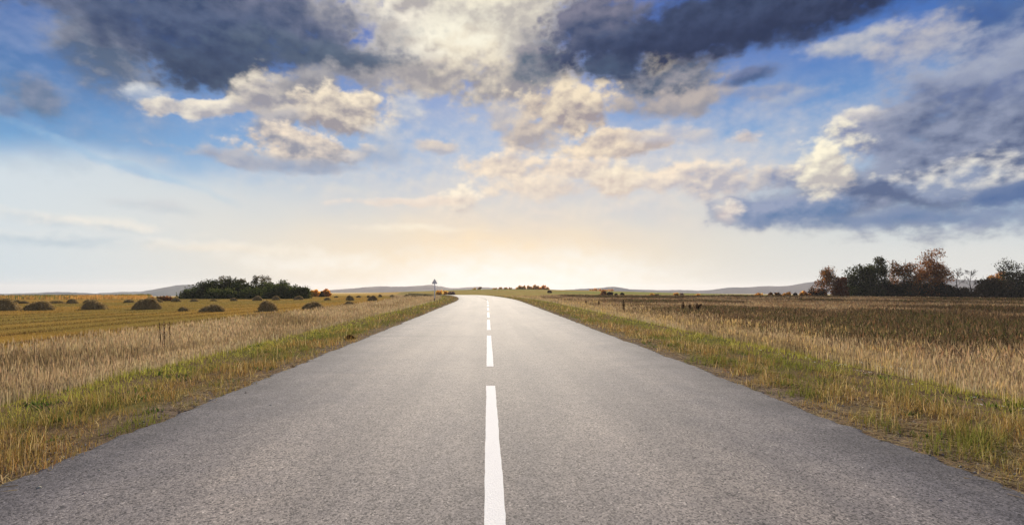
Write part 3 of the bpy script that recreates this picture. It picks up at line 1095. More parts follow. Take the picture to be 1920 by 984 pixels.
# --- stubble of the mown field left of the road
x, y = scatter(130000, 15, 135, -1.0, -0.12, power=0.4)
s = x - cx(y)
ok = (s < -15.2 - 2.0 * (fbm(x, y, 0.12, 261, 3) - 0.5)) & (np.hypot(x, y) < 132)
x, y, s = x[ok], y[ok], s[ok]
n = len(x)
g2 = fbm(x, y, 0.05, 41, 3)
row = 0.5 + 0.5 * np.sin(s * 1.75 + 3 * (g2 - 0.5) + 1.2)
base = blend((0.33, 0.20, 0.055), (0.25, 0.175, 0.05), sstep(0.42, 0.62, g2))
base = blend(base, (0.13, 0.08, 0.03), sstep(0.84, 1.0, row) * sstep(100, 45, np.hypot(x, y)) * 0.8)
base = blend(base, (0.40, 0.27, 0.09), sstep(0.3, 0.0, row) * 0.6)
h = (0.05 + 0.07 * rng.random(n)) * (0.7 + 0.9 * row ** 3)
blades('stubble', x, y, h, np.full(n, 0.006), pal(n, base, 0.3), 0.5, 2,
       label='short golden stubble covering the mown field left of the road', cat='stubble')

# --- golden reed belt beyond the haystacks on the far left
x = rng.uniform(-205, -72, 30000)
y = rng.uniform(118, 175, 30000)
ok = (np.hypot(x, y) > 132) & (np.arctan2(x, y) < -0.565 + 0.02 * (fbm(x, y, 0.1, 301, 2) - 0.5))
x, y = x[ok], y[ok]
n = len(x)
g1 = fbm(x, y, 0.08, 303, 3)
base = blend((0.50, 0.25, 0.06), (0.58, 0.36, 0.12), rng.random(n))
base = blend(base, (0.16, 0.17, 0.05), sstep(0.62, 0.7, g1))
blades('golden_reeds', x, y, (0.62 + 0.3 * rng.random(n)) * (0.7 + 0.6 * g1), np.full(n, 0.03), pal(n, base, 0.25), 0.15, 2, head=np.full(n, 0.16),
       label='band of tall golden reeds behind the haystacks at the far left', cat='reeds')

# --- tiny white flowers on the crests
x, y = scatter(9000, 6, 60, power=-0.3)
s = x - cx(y)
ok = ((s > 6.3) & (s < 7.7) & (fbm(x, y, 0.35, 311, 2) > 0.62) & (rng.random(len(x)) < 0.45)) | ((s < -5.9) & (s > -6.9) & (fbm(x, y, 0.5, 315, 2) > 0.62) & (rng.random(len(x)) < 0.5))
x, y = x[ok], y[ok]
n = len(x)
G = Geo()
c = np.stack([x, y, ground_z(x, y) + 0.11 + 0.07 * rng.random(n)], -1)
for dx_, dy_ in ((0, 0), (0.02, 0.01), (-0.015, 0.02), (0.0, -0.022)):
    G.leaves(c + np.array([dx_, dy_, 0.004]), np.full(n, 0.009), pal(n, (0.78, 0.77, 0.70), 0.08))
o = kind(link('white_flowers', G.mesh('white_flowers'), M_leaf), 'stuff')
tag(o, 'small white flower heads dotted along the green verge crests', 'flowers')

# ================================================================== trees and bushes
M_gold = plant_mat('yellow_leaf', 0.62)
def crown_points(n, h, w, base, clumps, flat=0.8, shell=0.55):
    """points gathered into uneven clumps inside an egg-shaped crown"""
    hh = (h - base) / 2
    cc = []
    for _ in range(clumps):
        for _t in range(30):
            p = rng.uniform(-1, 1, 3)
            if p[0] ** 2 + p[1] ** 2 < 1 - max(0, p[2] + 0.1) ** 2.2 * 0.95 and p @ p > 0.08:
                break
        cc.append((p[0] * w * 0.36, p[1] * w * 0.36, base + hh + p[2] * hh * 0.80))
    cc = np.array(cc)
    rad = rng.uniform(0.13, 0.25, clumps) * w
    k = rng.choice(clumps, n, p=rad ** 2 / (rad ** 2).sum())
    d = rng.normal(size=(n, 3))
    d /= np.linalg.norm(d, axis=1, keepdims=True)
    r = (shell + (1 - shell) * rng.random(n)) * rad[k] * rng.uniform(0.5, 1.15, n)
    p = cc[k] + d * r[:, None] * np.array([1, 1, flat])
    return p, cc, rad, k


def branches(G, trunk_h, base_r, targets, start, col, twig=0.02):
    top = np.array([rng.normal(0, 0.03) * trunk_h, rng.normal(0, 0.03) * trunk_h, trunk_h])
    pts = [np.zeros(3), top * 0.25 + rng.normal(0, 0.02, 3) * trunk_h * 0.3, top * 0.6, top]
    pts[0][2] = -0.3
    G.tube(pts, [base_r * 1.25, base_r, base_r * 0.62, twig], 6, col)
    for t in targets:
        f = np.clip((t[2] / trunk_h) * rng.uniform(0.35, 0.7), start, 0.9)
        a = top * f
        mid = a * 0.5 + np.asarray(t) * 0.5 + np.array([0, 0, 0.06 * trunk_h])
        r0 = base_r * 0.5 * (1 - f * 0.6)
        G.tube([a, mid, t], [r0, r0 * 0.55, twig * 0.6], 4, col)


def tree(name, px, d, top, width_px, palette, label, cat='tree', group=None, leaves=3000, size=0.24, base=0.25, clumps=16,
         bark=(0.06, 0.05, 0.045), trunk_r=None, base_py=None, flat=0.85, weights=None, trunk=True, x=None):
    """one tree standing d metres ahead; top and width are the photo's, turned into metres at that distance"""
    if base_py is not None:
        X0, d, Z0 = place(px, base_py)
    else:
        X0 = (px - VX) / F * d
        Z0 = float(ground_z(X0, d))
    h = EYE + (VY - top) / F * d - Z0
    w = width_px / F * d
    if base_py is None and d < 160:                                # clump centres stop short of the outline
        h, w, leaves = h * 1.07, w * 1.10, int(leaves * 1.35)
    root = thing(name, label, cat, (X0, d, Z0), group, 0.0)
    p, cc, rad, k = crown_points(leaves, h, w, base * h, clumps, flat)
    if base < 0.05:                                                # foliage down to the ground
        p[:, 2] = np.where(rng.random(leaves) < 0.3, p[:, 2] * rng.random(leaves), p[:, 2])
    p[:, 2] = np.clip(p[:, 2], 0.05, None)
    tone = rng.uniform(0.7, 1.3, len(cc))
    cols = pick(palette, leaves, weights) * tone[k][:, None]
    G = Geo()
    G.leaves(p, size, cols)
    link('crown', G.mesh('crown'), M_gold if palette[0][0] > 0.4 else M_leaf, root)
    if trunk:
        B = Geo()
        branches(B, h * 0.9, trunk_r or h * 0.014, cc[:14], 0.15 if base < 0.2 else base * 0.8, bark, max(0.02, d * 0.00016))
        link('trunk', B.mesh('trunk'), M_bark, root)
    return root


RUST = [(0.30, 0.11, 0.028), (0.21, 0.072, 0.022), (0.40, 0.17, 0.042), (0.13, 0.062, 0.022)]
RUSTY_GREEN = [(0.075, 0.042, 0.014), (0.036, 0.035, 0.012), (0.12, 0.052, 0.018)]
DARK = [(0.020, 0.029, 0.008), (0.030, 0.038, 0.010), (0.050, 0.050, 0.013), (0.015, 0.019, 0.006)]
WILLOW = [(0.050, 0.070, 0.016), (0.075, 0.092, 0.020), (0.030, 0.045, 0.011), (0.105, 0.11, 0.028)]
ORANGE = [(0.66, 0.31, 0.05), (0.56, 0.24, 0.04), (0.72, 0.40, 0.08)]
GOLD = [(0.80, 0.50, 0.09), (0.72, 0.42, 0.06), (0.84, 0.60, 0.16)]
BROWN = [(0.10, 0.06, 0.03), (0.07, 0.045, 0.025), (0.13, 0.07, 0.03)]
BRUSH = [(0.018, 0.015, 0.010), (0.028, 0.022, 0.013), (0.036, 0.022, 0.013)]
WHITE_BARK = (0.42, 0.38, 0.34)

GR = 'trees at the far edge of the right field'
tree('autumn_tree', 1550, 152, 502, 52, RUST + RUSTY_GREEN, 'round orange-brown tree standing first at the left end of the right-hand tree row', 'tree', GR, 2300, 0.21, 0.10, 26)
tree('leafy_tree', 1611, 150, 493, 58, DARK, 'dense dark green tree second in the right-hand row, lower of the two green ones', 'tree', GR, 6500, 0.24, 0.03, 30)
tree('leafy_tree', 1646, 152, 481, 46, DARK + [(0.10, 0.09, 0.03)], 'taller dark green tree with a narrow top, right beside the lower green one', 'tree', GR, 5200, 0.23, 0.04, 28)
tree('autumn_tree', 1694, 151, 482, 58, RUSTY_GREEN + RUST[:2], 'brown-green tree with a thin pointed crown left of the big rust birch', 'tree', GR, 4000, 0.21, 0.04, 32)
tree('birch_tree', 1752, 149, 470, 62, RUST, 'tallest tree, a rust-red birch with a pale trunk, in the right-hand row', 'birch', GR, 4600, 0.20, 0.22, 40, WHITE_BARK, 0.19)
tree('autumn_tree', 1722, 153, 507, 44, RUSTY_GREEN + BROWN, 'low brown tree tucked between the pointed brown-green tree and the rust birch', 'tree', GR, 3000, 0.22, 0.0, 20)
tree('autumn_tree', 1868, 156, 509, 36, ORANGE + RUST, 'small tree with an orange top rising out of dark brush near the right edge', 'tree', GR, 2000, 0.20, 0.30, 18)
tree('leafy_tree', 1908, 149, 490, 74, BRUSH + DARK, 'nearly black bushy tree at the right edge of the picture', 'tree', GR, 6500, 0.22, 0.02, 34)


def bare_tree(px, d, top, width_px, label, group):
    X0 = (px - VX) / F * d
    Z0 = float(ground_z(X0, d))
    h = EYE + (VY - top) / F * d - Z0
    w = width_px / F * d
    root = thing('bare_tree', label, 'tree', (X0, d, Z0), group)
    T, B = Geo(), Geo()
    col = (0.06, 0.052, 0.05)
    trunk = [np.array([0, 0, -0.3]), np.array([0.05, 0, h * 0.2]), np.array([-0.03 * h, 0.02 * h, h * 0.5]), np.array([0.02 * h, 0, h * 0.92])]
    T.tube(trunk, [0.19, 0.15, 0.10, 0.02], 6, col)

    def grow(p, dirn, ln, r, lev):
        q = p + dirn * ln
        mid = (p + q) / 2 + rng.normal(0, 0.05, 3) * ln
        B.tube([p, mid, q], [r, r * 0.75, r * 0.5], 3 if lev > 1 else 4, col)
        if lev >= 4:
            return
        for _ in range(3):
            nd = dirn + rng.normal(0, 0.42, 3) + np.array([0, 0, 0.12])
            grow(p + dirn * ln * rng.uniform(0.5, 1.0), nd / np.linalg.norm(nd), ln * rng.uniform(0.55, 0.75), max(r * 0.52, 0.024), lev + 1)

    B.tube([trunk[1], trunk[2], trunk[3]], [0.10, 0.08, 0.03], 4, col)
    for i in range(11):
        f = rng.uniform(0.28, 0.85)
        p = np.array([np.interp(h * f, [q_[2] for q_ in trunk], [q_[0] for q_ in trunk]), np.interp(h * f, [q_[2] for q_ in trunk], [q_[1] for q_ in trunk]), h * f])
        a = i * 2.4 + rng.uniform(-0.4, 0.4)
        dv = np.array([np.cos(a) * 0.8, np.sin(a) * 0.8, 0.9])
        grow(p, dv / np.linalg.norm(dv), w * 0.30 * (1.1 - f * 0.6), 0.07 * (1.1 - f), 1)
    link('trunk', T.mesh('trunk'), M_bark, root)
    link('branches', B.mesh('branches'), M_bark, root)
    return root


bare_tree(1796, 153, 502, 34, 'leafless tree with a fan of bare twigs just right of the rust birch', GR)
bare_tree(1821, 156, 503, 34, 'leafless tree nearer the right edge, second of two bare ones', GR)

GB = 'low shrubs under the right-hand trees'
for px, dd, top, wpx, pal_, lab in (
        (1531, 149, 543, 30, BRUSH + RUST[:1], 'low dark brown shrub at the left foot of the first orange-brown tree'),
        (1577, 149, 521, 26, [(0.20, 0.06, 0.02), (0.14, 0.045, 0.018)], 'rust-red shrub between the first orange-brown tree and the green trees'),
        (1630, 148, 526, 44, DARK, 'dark green shrub at the joint foot of the two green trees'),
        (1694, 147, 524, 44, BRUSH + RUSTY_GREEN, 'dark brown shrub at the foot of the pointed brown-green tree'),
        (1756, 152, 522, 40, BRUSH + RUST[1:2], 'dark shrub behind the pale trunk of the rust birch'),
        (1668, 148, 527, 40, BRUSH, 'dark shrub filling the gap right of the taller green tree'),
        (1735, 147, 533, 34, BRUSH + RUST[1:2], 'low dark shrub at the left foot of the rust birch'),
        (1772, 150, 531, 34, BRUSH, 'low dark shrub under the right side of the rust birch'),
        (1808, 147, 535, 40, BRUSH, 'low dark shrub beneath the two leafless trees'),
        (1843, 150, 514, 40, BRUSH, 'tall dark shrub between the leafless trees and the orange-topped tree'),
        (1874, 147, 522, 44, BRUSH, 'dark shrub in front of the orange-topped tree'),
        (1940, 150, 512, 46, BRUSH + DARK[:1], 'dark shrub cut off by the right picture edge')):
    tree('dark_shrub', px, dd - 3, top, wpx * 1.15, pal_, lab, 'shrub', GB, 3200, 0.22, 0.0, 18, (0.04, 0.034, 0.03), 0.06)

GW = 'willow bushes of the thicket in the left field'
for px, dd, top, wpx, lab in (
        (362, 127, 543, 54, 'low dark bush at the left end of the round green thicket'),
        (388, 130, 528, 63, 'dark bush second from the left end of the thicket'),
        (414, 133, 520, 61, 'tallest black-green bush of the thicket, beneath the thin treetops'),
        (447, 133, 529, 66, 'broad dark bush right of the tallest one in the thicket'),
        (420, 126, 545, 73, 'low olive bush at the front of the thicket, left half'),
        (482, 132, 530, 63, 'dark bush in the middle of the thicket below the twin treetops'),
        (488, 126, 543, 68, 'low olive bush at the front of the thicket, right half'),
        (510, 131, 532, 56, 'green bush right of the middle of the thicket'),
        (536, 129, 530, 61, 'rounded brighter green bush on the right half of the thicket'),
        (562, 127, 538, 46, 'sloping green bush at the right end of the thicket')):
    tree('willow_bush', px, dd, top, wpx, WILLOW if px > 500 or top > 540 else DARK + WILLOW[:1], lab, 'bush', GW, 4800, 0.20, 0.0, 26, (0.04, 0.035, 0.03), 0.06, flat=0.8)

GT = 'thin trees rising out of the thicket'
for px, top, wpx, lab in (
        (422, 515, 26, 'thin tree with a feathery brown-green top above the left part of the thicket'),
        (451, 519, 18, 'smallest feathery treetop above the middle of the thicket'),
        (480, 514, 16, 'narrow upright treetop above the thicket, left of a leaning one'),
        (498, 516, 24, 'leaning feathery treetop farthest right above the thicket')):
    tree('thin_tree', px, 136, top, wpx, [(0.10, 0.08, 0.03), (0.075, 0.065, 0.028), (0.13, 0.10, 0.04)], lab, 'tree', GT, 520, 0.15, 0.52, 22, (0.06, 0.05, 0.04), 0.07)

for px, bpy_, top, wpx, pal_, lab in (
        (590, 556, 542, 22, GOLD, 'yellow-gold bushy tree touching the right end of the thicket'),
        (612, 556, 541, 20, ORANGE, 'orange bushy tree right of the yellow-gold one by the thicket'),
        (603, 556.5, 546, 10, BROWN, 'small brown shrub between the yellow and the orange bushy trees')):
    tree('autumn_bush', px, 0, top, wpx, pal_, lab, 'bush', None, 1600, 0.24, 0.0, 16, (0.07, 0.05, 0.03), 0.06, base_py=bpy_)

for px, bpy_, top, wpx, pal_, lab in (
        (281, 565, 558.5, 22, RUST + ORANGE[:1], 'reddish shrub at the right end of the golden reeds'),
        (312, 564, 557.5, 34, RUST + BROWN, 'wide rusty shrub between the golden reeds and the thicket'),
        (824, 551.5, 543.5, 17, ORANGE + GOLD, 'golden bush just right of the road sign'),
        (835, 551.8, 545.5, 12, GOLD, 'yellow bush between the golden and the pale pinkish one past the road sign'),
        (846, 552.5, 546.5, 16, [(0.34, 0.24, 0.18), (0.26, 0.18, 0.14)], 'pale pinkish-brown bush beside the bend of the road'),
        (1030, 549.3, 545.3, 10, BROWN, 'lone small brown bush in the pale field right of the bend'),
        (1131, 553.2, 545.2, 17, RUST + ORANGE[:1], 'orange-brown bush, left half of a pair in the right field'),
        (1144, 553.2, 546.2, 12, BRUSH, 'dark bush touching the right side of the orange-brown one'),
        (1155, 553.3, 550.5, 5, BROWN, 'tiny bush between the dark pair and the round dark green bush'),
        (1168, 553.6, 547.8, 11, DARK, 'small round dark green bush standing alone in the right field'),
        (1222, 554.8, 551.2, 12, GOLD, 'low yellow bush, left half of a small pair in the right field'),
        (1232, 554.8, 551.3, 10, BROWN, 'low brown bush touching the low yellow one'),
        (1268, 554.8, 549.6, 11, GOLD, 'yellow bush right of the low yellow and brown pair'),
        (1279, 555, 549.0, 8, [(0.25, 0.15, 0.09)], 'pale brown bush right beside the single yellow bush'),
        (1308, 556, 551.5, 13, GOLD + ORANGE, 'dull golden bush farthest right of the small field bushes'),
        (1446, 557, 548.8, 14, BROWN + RUST[:1], 'brown shrub first in the shrub line leading to the right-hand trees'),
        (1459, 557, 547.5, 14, RUST + BROWN, 'brownish shrub second in the shrub line before the right-hand trees'),
        (1477, 557, 547.3, 20, ORANGE + RUST, 'orange shrub in the middle of the shrub line before the right-hand trees'),
        (1492, 557, 547.8, 10, [(0.10, 0.09, 0.07), (0.07, 0.06, 0.05)], 'grey-brown shrub right of the orange one in the shrub line'),
        (1508, 557, 547.0, 20, ORANGE + RUST, 'orange-red shrub last in the shrub line beside the right-hand trees'),
        (1424, 557, 550.5, 18, ORANGE + GOLD, 'small pale orange shrub starting the shrub line on its left')):
    tree('field_shrub', px, 0, top, wpx, pal_, lab, 'shrub', 'small bushes scattered over the fields', 900, 0.24, 0.0, 12, (0.06, 0.045, 0.03), 0.05, base_py=bpy_, flat=0.9)

GC = 'golden trees on the rise beyond the bend'
tree('autumn_tree', 899, 380, 536.5, 9, RUST + ORANGE[:1], 'lone reddish-brown tree above the bend of the road', 'tree', GC, 400, 0.42, 0.1, 9)
tree('autumn_tree', 890, 380, 540.2, 8, GOLD, 'small yellow tree left of the lone reddish-brown tree above the bend', 'tree', GC, 260, 0.42, 0.05, 7)
words = ['first', 'second', 'third', 'fourth', 'fifth', 'sixth', 'seventh']
for i, (px, top, wpx) in enumerate(((973, 535, 13), (983, 534.5, 12), (993, 535.2, 12), (1002, 533.6, 12), (1011, 534.2, 13), (1020, 535.2, 12), (1027, 537.5, 8))):
    tree('golden_tree', px, 395, top, wpx, GOLD + ORANGE, 'bright golden tree, %s from the left in the row beyond the bend' % words[i], 'tree', GC, 700, 0.5, 0.02, 12)
for i, (px, top, wpx) in enumerate(((928, 539.3, 10), (938, 538, 10), (948, 538.4, 9), (957, 538.8, 9))):
    tree('golden_tree', px, 410, top, wpx, RUST[2:3] + ORANGE, 'low orange-brown tree, %s of four left of the golden row' % words[i], 'tree', GC, 450, 0.5, 0.0, 10)
for i, (px, top, wpx) in enumerate(((1108, 541.3, 12), (1118, 540.2, 13), (1129, 539.2, 14), (1140, 539.6, 13), (1148, 541, 9))):
    tree('golden_tree', px, 520, top, wpx, ORANGE + GOLD[:1], 'distant orange tree, %s from the left in the faint row farthest right' % words[i], 'tree', GC, 400, 0.6, 0.0, 9)

# ================================================================== haystacks
M_hay = plant_mat('hay', 0.25)


def hay_mesh(w, h, seed, twin=0.0):
    r = np.random.default_rng(seed)
    G = Geo()
    na, nr = 30, 11
    a = np.linspace(0, 2 * np.pi, na, endpoint=False)
    ang, t = np.meshgrid(a, np.linspace(0, 1, nr))
    rad = t * (w / 2) * (1 + 0.13 * np.sin(ang * 2 + seed) + 0.09 * np.sin(ang * 3 + 2 * seed) + 0.05 * np.sin(ang * 7 + seed))
    x, y = rad * np.cos(ang), rad * np.sin(ang) * 0.9
    pk = r.uniform(-0.12, 0.12)
    z = h * (1 - t ** 2.7) * (1 + 0.10 * np.cos(ang - seed)) + pk * h * (x / w)
    if twin:
        z = np.maximum(z, h * 0.95 * np.exp(-(((x - twin * w) / (0.22 * w)) ** 2 + (y / (0.3 * w)) ** 2)) * (1 - t ** 3))
    z += 0.26 * h * (fbm(x + seed, y, 5.0 / w, seed, 3) - 0.5) * (1 - t ** 4)
    z = np.where(t > 0.99, -0.06, z)
    i = np.arange(na * nr).reshape(nr, na)
    q = np.stack([i[:-1], np.roll(i[:-1], -1, 1), np.roll(i[1:], -1, 1), i[1:]], -1).reshape(-1, 4)
    c = np.asarray((0.27, 0.19, 0.08)) * (0.7 + 0.6 * fbm(x + seed, z * 3 + y, 4.0, seed + 3, 3).reshape(-1)[:, None])
    G.add(np.stack([x, y, z], -1).reshape(-1, 3), q[:, ::-1], None, c)
    n = 1500                                                         # loose stalks lying over the heap
    tt, aa = np.sqrt(r.random(n)), r.uniform(0, 2 * np.pi, n)
    ti, ai = (tt * (nr - 1.01)).astype(int), (aa / (2 * np.pi) * na).astype(int) % na
    p = np.stack([x[ti, ai], y[ti, ai], z[ti, ai]], -1) + r.normal(0, 0.03, (n, 3)) * w * np.array([1, 1, 0.4])
    dn = np.stack([np.cos(aa), np.sin(aa), -tt * 1.2], -1) + r.normal(0, 0.55, (n, 3))
    dn /= np.linalg.norm(dn, axis=1, keepdims=True)
    L = (0.07 + 0.14 * r.random(n))[:, None] * min(1.0, w / 2.2)
    sd_ = np.cross(dn, r.normal(size=(n, 3)))
    sd_ /= np.linalg.norm(sd_, axis=1, keepdims=True)
    sd_ *= 0.022
    v = np.stack([p - dn * L - sd_, p - dn * L + sd_, p + dn * L + sd_ * 0.5, p + dn * L - sd_ * 0.5], 1).reshape(-1, 3)
    v[:, 2] = np.maximum(v[:, 2], -0.05)
    cc = np.asarray([(0.46, 0.32, 0.13), (0.32, 0.23, 0.09), (0.58, 0.44, 0.22), (0.20, 0.145, 0.06)])[r.integers(0, 4, n)]
    G.add(v, np.arange(4 * n).reshape(n, 4), None, np.repeat(cc * r.uniform(0.8, 1.2, (n, 1)), 4, axis=0))
    return G.mesh('haystack')


GH = 'haystacks on the mown left field'
stacks = [  # px, base, width, top, twin, label
    (15, 582.5, 52, 562, 0.2, 'big dark haystack cut by the left picture edge'),
    (74, 582, 46, 566, 0, 'dark rounded haystack second in the near row from the left edge'),
    (178, 580.5, 48, 564.5, 0.22, 'broad flat-topped double haystack, third in the near row'),
    (275, 580.5, 46, 560, -0.12, 'tall loose haystack with a low tail, fourth in the near row'),
    (344, 583.5, 22, 576.5, 0, 'very low scrap of hay left of the grey-brown near haystack'),
    (396, 585, 42, 572.5, 0.1, 'low grey-brown haystack in front of the thicket, nearest of all'),
    (502, 583.8, 40, 564.5, -0.22, 'tall peaked haystack with a smaller hump, in front of the right half of the thicket'),
    (586, 580, 40, 567.5, 0.1, 'pale loose hay heap at the edge of the dry grass strip'),
    (656, 571.5, 22, 565.5, 0, 'faint pale hay heap half hidden by the dry grass'),
    (30, 569.5, 18, 562.5, 0, 'low haystack just behind the big one at the left edge'),
    (46, 569.3, 18, 564.2, 0, 'flat hay heap right of the low one behind the left-edge stack'),
    (105, 569, 28, 564.8, 0.2, 'long flat hay heap in the back row before the golden reeds'),
    (136, 569, 20, 561, 0, 'rounded haystack in the back row before the golden reeds'),
    (165, 568, 16, 562.5, 0, 'small haystack in the back row above the broad double one'),
    (243, 567.5, 19, 562, 0, 'low haystack in the back row left of the tall loose one'),
    (297, 567, 17, 560.3, 0, 'small haystack in the back row right of the tall loose one'),
    (331, 566, 17, 559.2, 0, 'brown haystack before the left end of the thicket'),
    (365, 565.3, 17, 561, 0, 'low haystack under the left part of the thicket'),
    (401, 564.6, 12, 561, 0, 'tiny hay heap under the thicket, left of its middle'),
    (439, 564.2, 15, 558.8, 0, 'small tan haystack at the foot of the thicket, left of its middle'),
    (483, 563.6, 17, 555.2, 0, 'neat tan haystack at the foot of the thicket below its twin treetops'),
    (518, 562.6, 17, 555.2, 0, 'neat tan haystack at the foot of the thicket, right of its middle'),
    (560, 562.2, 16, 555, 0, 'tan haystack at the right foot of the thicket'),
    (614, 562.8, 15, 558.2, 0, 'low tan heap below the orange bushy tree'),
    (630, 557.8, 8, 555, 0, 'tiny far haystack right of the orange bushy tree'),
    (656, 563.3, 18, 554.2, 0, 'dark-sided haystack standing in the middle between thicket and road sign'),
    (672, 557.8, 9, 554.3, 0, 'tiny far haystack right of the dark-sided one'),
    (691, 557.6, 8, 554.0, 0, 'tiny far haystack directly behind the rounded grey-brown one'),
    (698, 563.8, 18, 554.8, 0, 'rounded grey-brown haystack right of the dark-sided one'),
    (713, 556.8, 8, 552.2, 0, 'far haystack right of the rounded grey-brown one'),
    (735, 556.8, 9, 552.8, 0, 'far haystack behind the lopsided one'),
    (740, 560.5, 15, 554.8, 0.15, 'lopsided small haystack between the rounded and the paired ones'),
    (762, 557.4, 11, 552, 0, 'far haystack left half of the pair nearest the road sign'),
    (778, 559.6, 15, 552.8, 0.1, 'wide small haystack left of the road sign'),
    (798, 556.4, 9, 551.4, 0, 'far small haystack closest to the road sign'),
]
for i, (px, bpx, wpx, top, twin, lab) in enumerate(stacks):
    x, d, z = place(px, bpx)
    w, h = wpx / F * d, (bpx - top) / F * d
    d2 = d + w * 0.4
    o = link('haystack', hay_mesh(w * 0.98, h * 0.94, 400 + i * 3, twin), M_hay, None, (x * d2 / d, d2, float(ground_z(x * d2 / d, d2)) - 0.02))
    tag(o, lab, 'haystack', GH)

# ================================================================== dark dried stalks standing in the grass
GS = 'dark dried stalks standing in the grass'
for px, d, top, wpx, lab in (
        (1172, 41, 562, 5, 'tall dark dried stalk standing alone in the right-hand dry grass'),
        (1122, 58, 563.5, 4, 'short dark dried stalk left of the tall lone one on the right'),
        (1098, 64, 563.5, 3, 'small dark dried stalk farthest left in the right-hand grass'),
        (1282, 43, 566.5, 6, 'thick dark dried stalk, left of three in the right-hand weeds'),
        (1295, 43, 570, 4, 'thin dark dried stalk, middle of three in the right-hand weeds'),
        (1304, 43, 568, 9, 'forked dark dried stalk, right of three in the right-hand weeds'),
        (304, 17.5, 604, 3, 'dark dried stalk, left of three in the left-hand dry grass'),
        (309, 17.0, 602, 4, 'dark dried stalk, middle of three in the left-hand dry grass'),
        (320, 18.5, 603, 2, 'thin dark dried stalk, right of three in the left-hand dry grass')):
    X0 = (px - VX) / F * d
    Z0 = float(ground_z(X0, d))
    h = EYE + (VY - top) / F * d - Z0
    root = thing('dried_stalk', lab, 'weed', (X0, d, Z0), GS)
    w = wpx / F * d
    G, H = Geo(), Geo()
    lean = rng.normal(0, 0.05, 2) * h
    G.tube([(0, 0, -0.05), (lean[0] * 0.4, lean[1] * 0.4, h * 0.5), (lean[0], lean[1], h * 0.97)], [0.02, 0.017, 0.01] if X0 > 0 else [0.009, 0.008, 0.005], 5, (0.05, 0.03, 0.022) if X0 > 0 else (0.13, 0.085, 0.05))
    heads = [(0, 0, 0, 0, 0.55)]
    if 'forked' in lab:
        heads.append((w * 0.9, 0.0, -0.06 * h, 0, 0.4))
    for hx, hy, hz, _, span in heads:
        tip = np.array([lean[0] + hx, lean[1] + hy, h + hz])
        if hx:
            G.tube([(lean[0] * 0.5, 0, h * 0.55), tip], [0.014, 0.008], 4, (0.05, 0.03, 0.022))
        nn_ = 260 if X0 > 0 else 110
        t = rng.random(nn_)
        axis0 = np.array([lean[0] * 0.5, lean[1] * 0.5, h * (1 - span)])
        p = axis0 + (tip - axis0) * t[:, None] + rng.normal(0, 1, (nn_, 3)) * np.array([w * 0.24, w * 0.24, 0.02]) * np.sin(np.pi * np.clip(t, 0.08, 0.95))[:, None]
        H.tube([axis0, tip], [max(0.012, w * 0.12) if X0 > 0 else 0.008] * 2, 5, (0.05, 0.027, 0.018))
        H.leaves(p, 0.035 if X0 > 0 else 0.018, pick([(0.045, 0.024, 0.016), (0.07, 0.035, 0.022), (0.03, 0.02, 0.014)], nn_) * (1.0 if X0 > 0 else 2.4))
    link('stem', G.mesh('stem'), M_bark, root)
    link('seed_head', H.mesh('seed_head'), M_dry, root)

# ================================================================== the dark clod on the road edge
x, d, z = place(656, 636)
G = Geo()
na, nr = 16, 8
a, t = np.meshgrid(np.linspace(0, 2 * np.pi, na, endpoint=False), np.linspace(0, 1, nr))
rr = t * (0.17 + 0.035 * np.sin(a * 3) + 0.02 * np.sin(a * 5 + 1))
cz = 0.17 * (1 - t ** 2.4) * (1 + 0.2 * np.sin(a * 2)) - 0.02
cx_, cy_ = rr * np.cos(a) * 1.15, rr * np.sin(a) * 0.8
cz = cz + 0.05 * (fbm(cx_ * 9, cy_ * 9, 2, 501, 3) - 0.5)
i = np.arange(na * nr).reshape(nr, na)
G.add(np.stack([cx_, cy_, cz], -1).reshape(-1, 3), np.stack([i[:-1], i[1:], np.roll(i[1:], -1, 1), np.roll(i[:-1], -1, 1)], -1).reshape(-1, 4), None,
      np.array((0.05, 0.026, 0.018)) * (0.6 + 0.8 * rng.random((na * nr, 1))))
nn_ = 240
aa, tt = rng.uniform(0, 2 * np.pi, nn_), np.sqrt(rng.random(nn_))
p = np.stack([np.cos(aa) * tt * 0.19, np.sin(aa) * tt * 0.14, 0.17 * (1 - tt ** 2.4) + 0.01], -1)
G.leaves(p, 0.028, pick([(0.09, 0.04, 0.025), (0.05, 0.025, 0.018), (0.12, 0.07, 0.03)], nn_))
clod = tag(link('earth_clod', G.mesh('earth_clod'), M_bark, None, (x, d, z)), 'dark brown clod of earth and dead leaves lying on the left road edge', 'clod')
clod.scale = (0.85, 0.85, 0.7)

# ================================================================== the road sign, seen from behind
sx_, sy_ = (815 - VX) / F * 71, 71.0
sz_ = float(ground_z(sx_, sy_))
top_z = EYE + (VY - 523) / F * 71
sign = thing('road_sign', 'grey triangular road sign seen from behind on a white pole left of the road', 'road sign', (sx_, sy_, sz_))
H_ = top_z - sz_
M_white = simple_mat('white_post_paint', (0.78, 0.76, 0.72), 0.5, 0.4, 0.05)
M_black = simple_mat('black_post_paint', (0.035, 0.033, 0.032), 0.6, 0.3, 0.2)
M_metal = simple_mat('bare_sheet_metal', (0.82, 0.81, 0.78), 0.6, 0.4, 0.06)
M_rim = simple_mat('sign_rim', (0.6, 0.6, 0.58), 0.6, 0.4, 0.1)
G = Geo()
G.tube([(0, 0, 0.36), (0, 0, H_ - 0.12)], [0.055, 0.055], 12)
pole = link('pole', G.mesh('pole', True), M_white, sign)
G = Geo()
G.tube([(0, 0, -0.2), (0, 0, 0.36)], [0.06, 0.06], 12)
link('pole_foot', G.mesh('pole_foot', True), M_black, sign)


